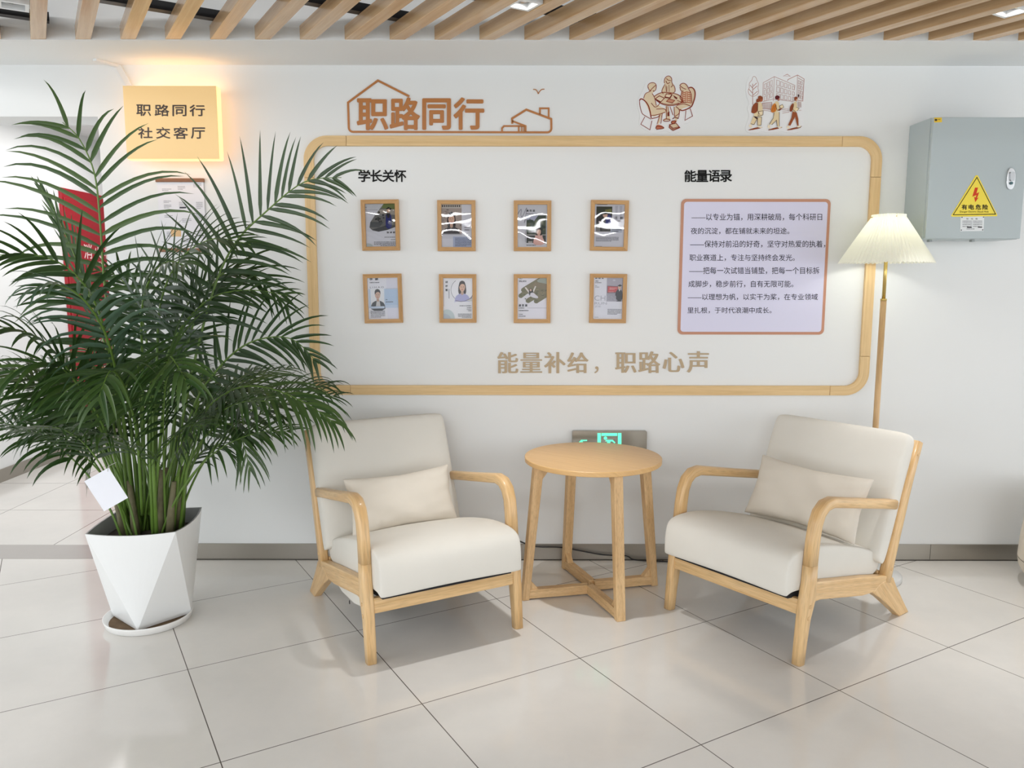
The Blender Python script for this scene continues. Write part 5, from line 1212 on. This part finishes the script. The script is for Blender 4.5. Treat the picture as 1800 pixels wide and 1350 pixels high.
    frond([B(285), V(320, 650, 3.05), V(352, 540, 3.08), V(400, 475, 3.1), V(455, 490, 3.1), V(510, 545, 3.1)], .5, 16, .24, (0, -.8, .6), .5, .014, (60, 20), 0, .1)
    frond([B(265), V(275, 650, 3.0), V(283, 530, 2.98), V(318, 455, 2.93), V(375, 420, 2.87), V(440, 430, 2.82)], .52, 20, .22, (0, -.7, .7), .55, .016, (68, 22), 0, .1)
    frond([B(255), V(250, 640, 2.9), V(250, 540, 2.85), V(268, 482, 2.76), V(296, 460, 2.65), V(330, 468, 2.55)], .5, 18, .24, (0, -.7, .7), .9, .018, (72, 24), 0, .1)
    frond([B(262), V(280, 690, 3.0), V(310, 590, 3.0), V(370, 525, 2.98), V(440, 510, 2.95), V(505, 520, 2.92)], .42, 18, .22, (0, -.8, .6), .5, .015, (62, 22), 0, .1)
    frond([B(222), V(160, 760, 2.9), V(100, 700, 2.85), V(60, 700, 2.8), V(20, 730, 2.76)], .4, 14, .2, UP, .9, .015, (60, 22), 0, .1)
    frond([B(228), V(185, 800, 2.9), V(140, 740, 2.85), V(95, 735, 2.8), V(45, 775, 2.75)], .4, 14, .2, UP, .8, .013, (60, 22), 0, .1)
    frond([B(235), V(205, 800, 3.05), V(180, 770, 3.1), V(165, 790, 3.15), V(155, 850, 3.18)], .45, 12, .15, (-.5, -.5, .6), .9, .011, (60, 22), 0, .1)
    frond([B(300), V(330, 830, 3.05), V(360, 790, 3.1), V(385, 785, 3.12), V(410, 805, 3.14)], .5, 11, .14, UP, .7, .011, (60, 22), 0, .1)
    frond([B(228), V(195, 650, 3.0), V(150, 500, 3.0), V(110, 400, 2.98), V(70, 325, 2.95)], .55, 14, .16, (0, -1, .2), .05, .012, (16, 8), 1, .0)
    frond([B(275), V(262, 640, 3.1), V(246, 550, 3.15), V(212, 490, 3.18), V(165, 475, 3.2)], .5, 16, .22, (0, -.7, .7), .6, .015, (65, 24), 0, .1)
    frond([B(285), V(300, 640, 3.1), V(325, 545, 3.16), V(370, 490, 3.2), V(425, 480, 3.22)], .5, 16, .22, (0, -.7, .7), .6, .015, (65, 24), 0, .1)
    # shorter inner fronds filling the heart of the clump
    for k in range(24):
        az = 2 * math.pi * (k + R.random() * .7) / 24; le = R.uniform(.66, 1.0); el = math.radians(R.uniform(60, 84))
        b0 = Vector((PX + R.uniform(-.09, .09), PY + R.uniform(-.09, .09), .34)); pts = [b0]; d = Vector((math.cos(az) * math.cos(el), math.sin(az) * math.cos(el) * .8, math.sin(el)))
        p = b0.copy()
        for j in range(6):
            p = p + d * le / 6; pts.append(p.copy()); d = (d + Vector((math.cos(az) * .13, math.sin(az) * .10, -.08 - .045 * j))).normalized()
        frond(pts, .5, 14, R.uniform(.16, .24), (0, -.5, .9), R.uniform(.6, 1.2), .0135, (66, 24), R.choice([0, 0, 1]), .05, .005)
    # canes and bare shoots rising from the soil
    for k in range(9):
        x, y = PX + R.uniform(-.13, .12), PY + R.uniform(-.10, .10); h = R.uniform(.14, .32); lx, ly = (x - PX) * .35, (y - PY) * .35
        mb = MB(); mb.tube([(x, y, .33), (x + lx * .4, y + ly * .4, .33 + h * .5), (x + lx, y + ly, .33 + h)], [R.uniform(.014, .019), .013, .009], 9); mb.build('cane', CANE, t, smooth=True)
    for k in range(16):
        x, y = PX + R.uniform(-.13, .13), PY + R.uniform(-.11, .11); h = R.uniform(.35, .7); lx, ly = (x - PX) * R.uniform(.5, 1.4), (y - PY) * .6
        mb = MB(); mb.tube([(x, y, .335), (x + lx * .3, y + ly * .4, .335 + h * .5), (x + lx, y + ly, .335 + h)], [.0075, .006, .0035], 7); mb.build('stalk', STEM, t, smooth=True)
palm()
t = thing('plant_saucer', 'round white saucer with dry soil under the palm pot', 'saucer', (-1.412, 2.925, 0))
mb = MB(); mb.lathe([(.001, 0), (.146, 0), (.153, .004), (.160, .024), (.162, .030), (.158, .031), (.148, .010), (.001, .009)], 64); mb.build('dish', mat('saucer_white', (230, 230, 228), .4, noise=.04, nscale=10), t, smooth=True)
mb = MB(); mb.lathe([(.001, .0115), (.10, .011), (.1475, .0098)], 40); mb.build('dry_soil', mat('dry_soil', (104, 84, 62), .95, noise=.45, nscale=34, bump=.6, bscale=80), t)

# white card hung on a stalk
YC = 2.70
c4 = [aty(148, 846, YC - .03), aty(191, 822, YC), aty(225, 875, YC + .01), aty(183, 899, YC - .02)]
t = thing('plant_card', 'blank white laminated card hanging on a stalk above the pot rim', 'card', tuple(c4[3]), world_coords=True)
mb = MB(); nrm = (c4[1] - c4[0]).cross(c4[3] - c4[0]).normalized() * .0012
mb.quad(c4); mb.quad([c + nrm for c in c4])
for k in range(4): mb.quad([c4[k], c4[(k + 1) % 4], c4[(k + 1) % 4] + nrm, c4[k] + nrm])
mb.build('sheet', mat('card_gloss', (232, 234, 242), .15, spec=.5), t, weld=True)
mb = MB(); h0 = c4[1].lerp(c4[0], .12).lerp(c4[2], .08); mb.tube([h0, h0 + Vector((.005, -.004, .02)), h0 + Vector((.022, .02, .028))], [.001] * 3, 5); mb.build('string', mat('string_white', (200, 200, 196), .7), t)
for o in bpy.data.objects:
    if '_world' in o: del o['_world']
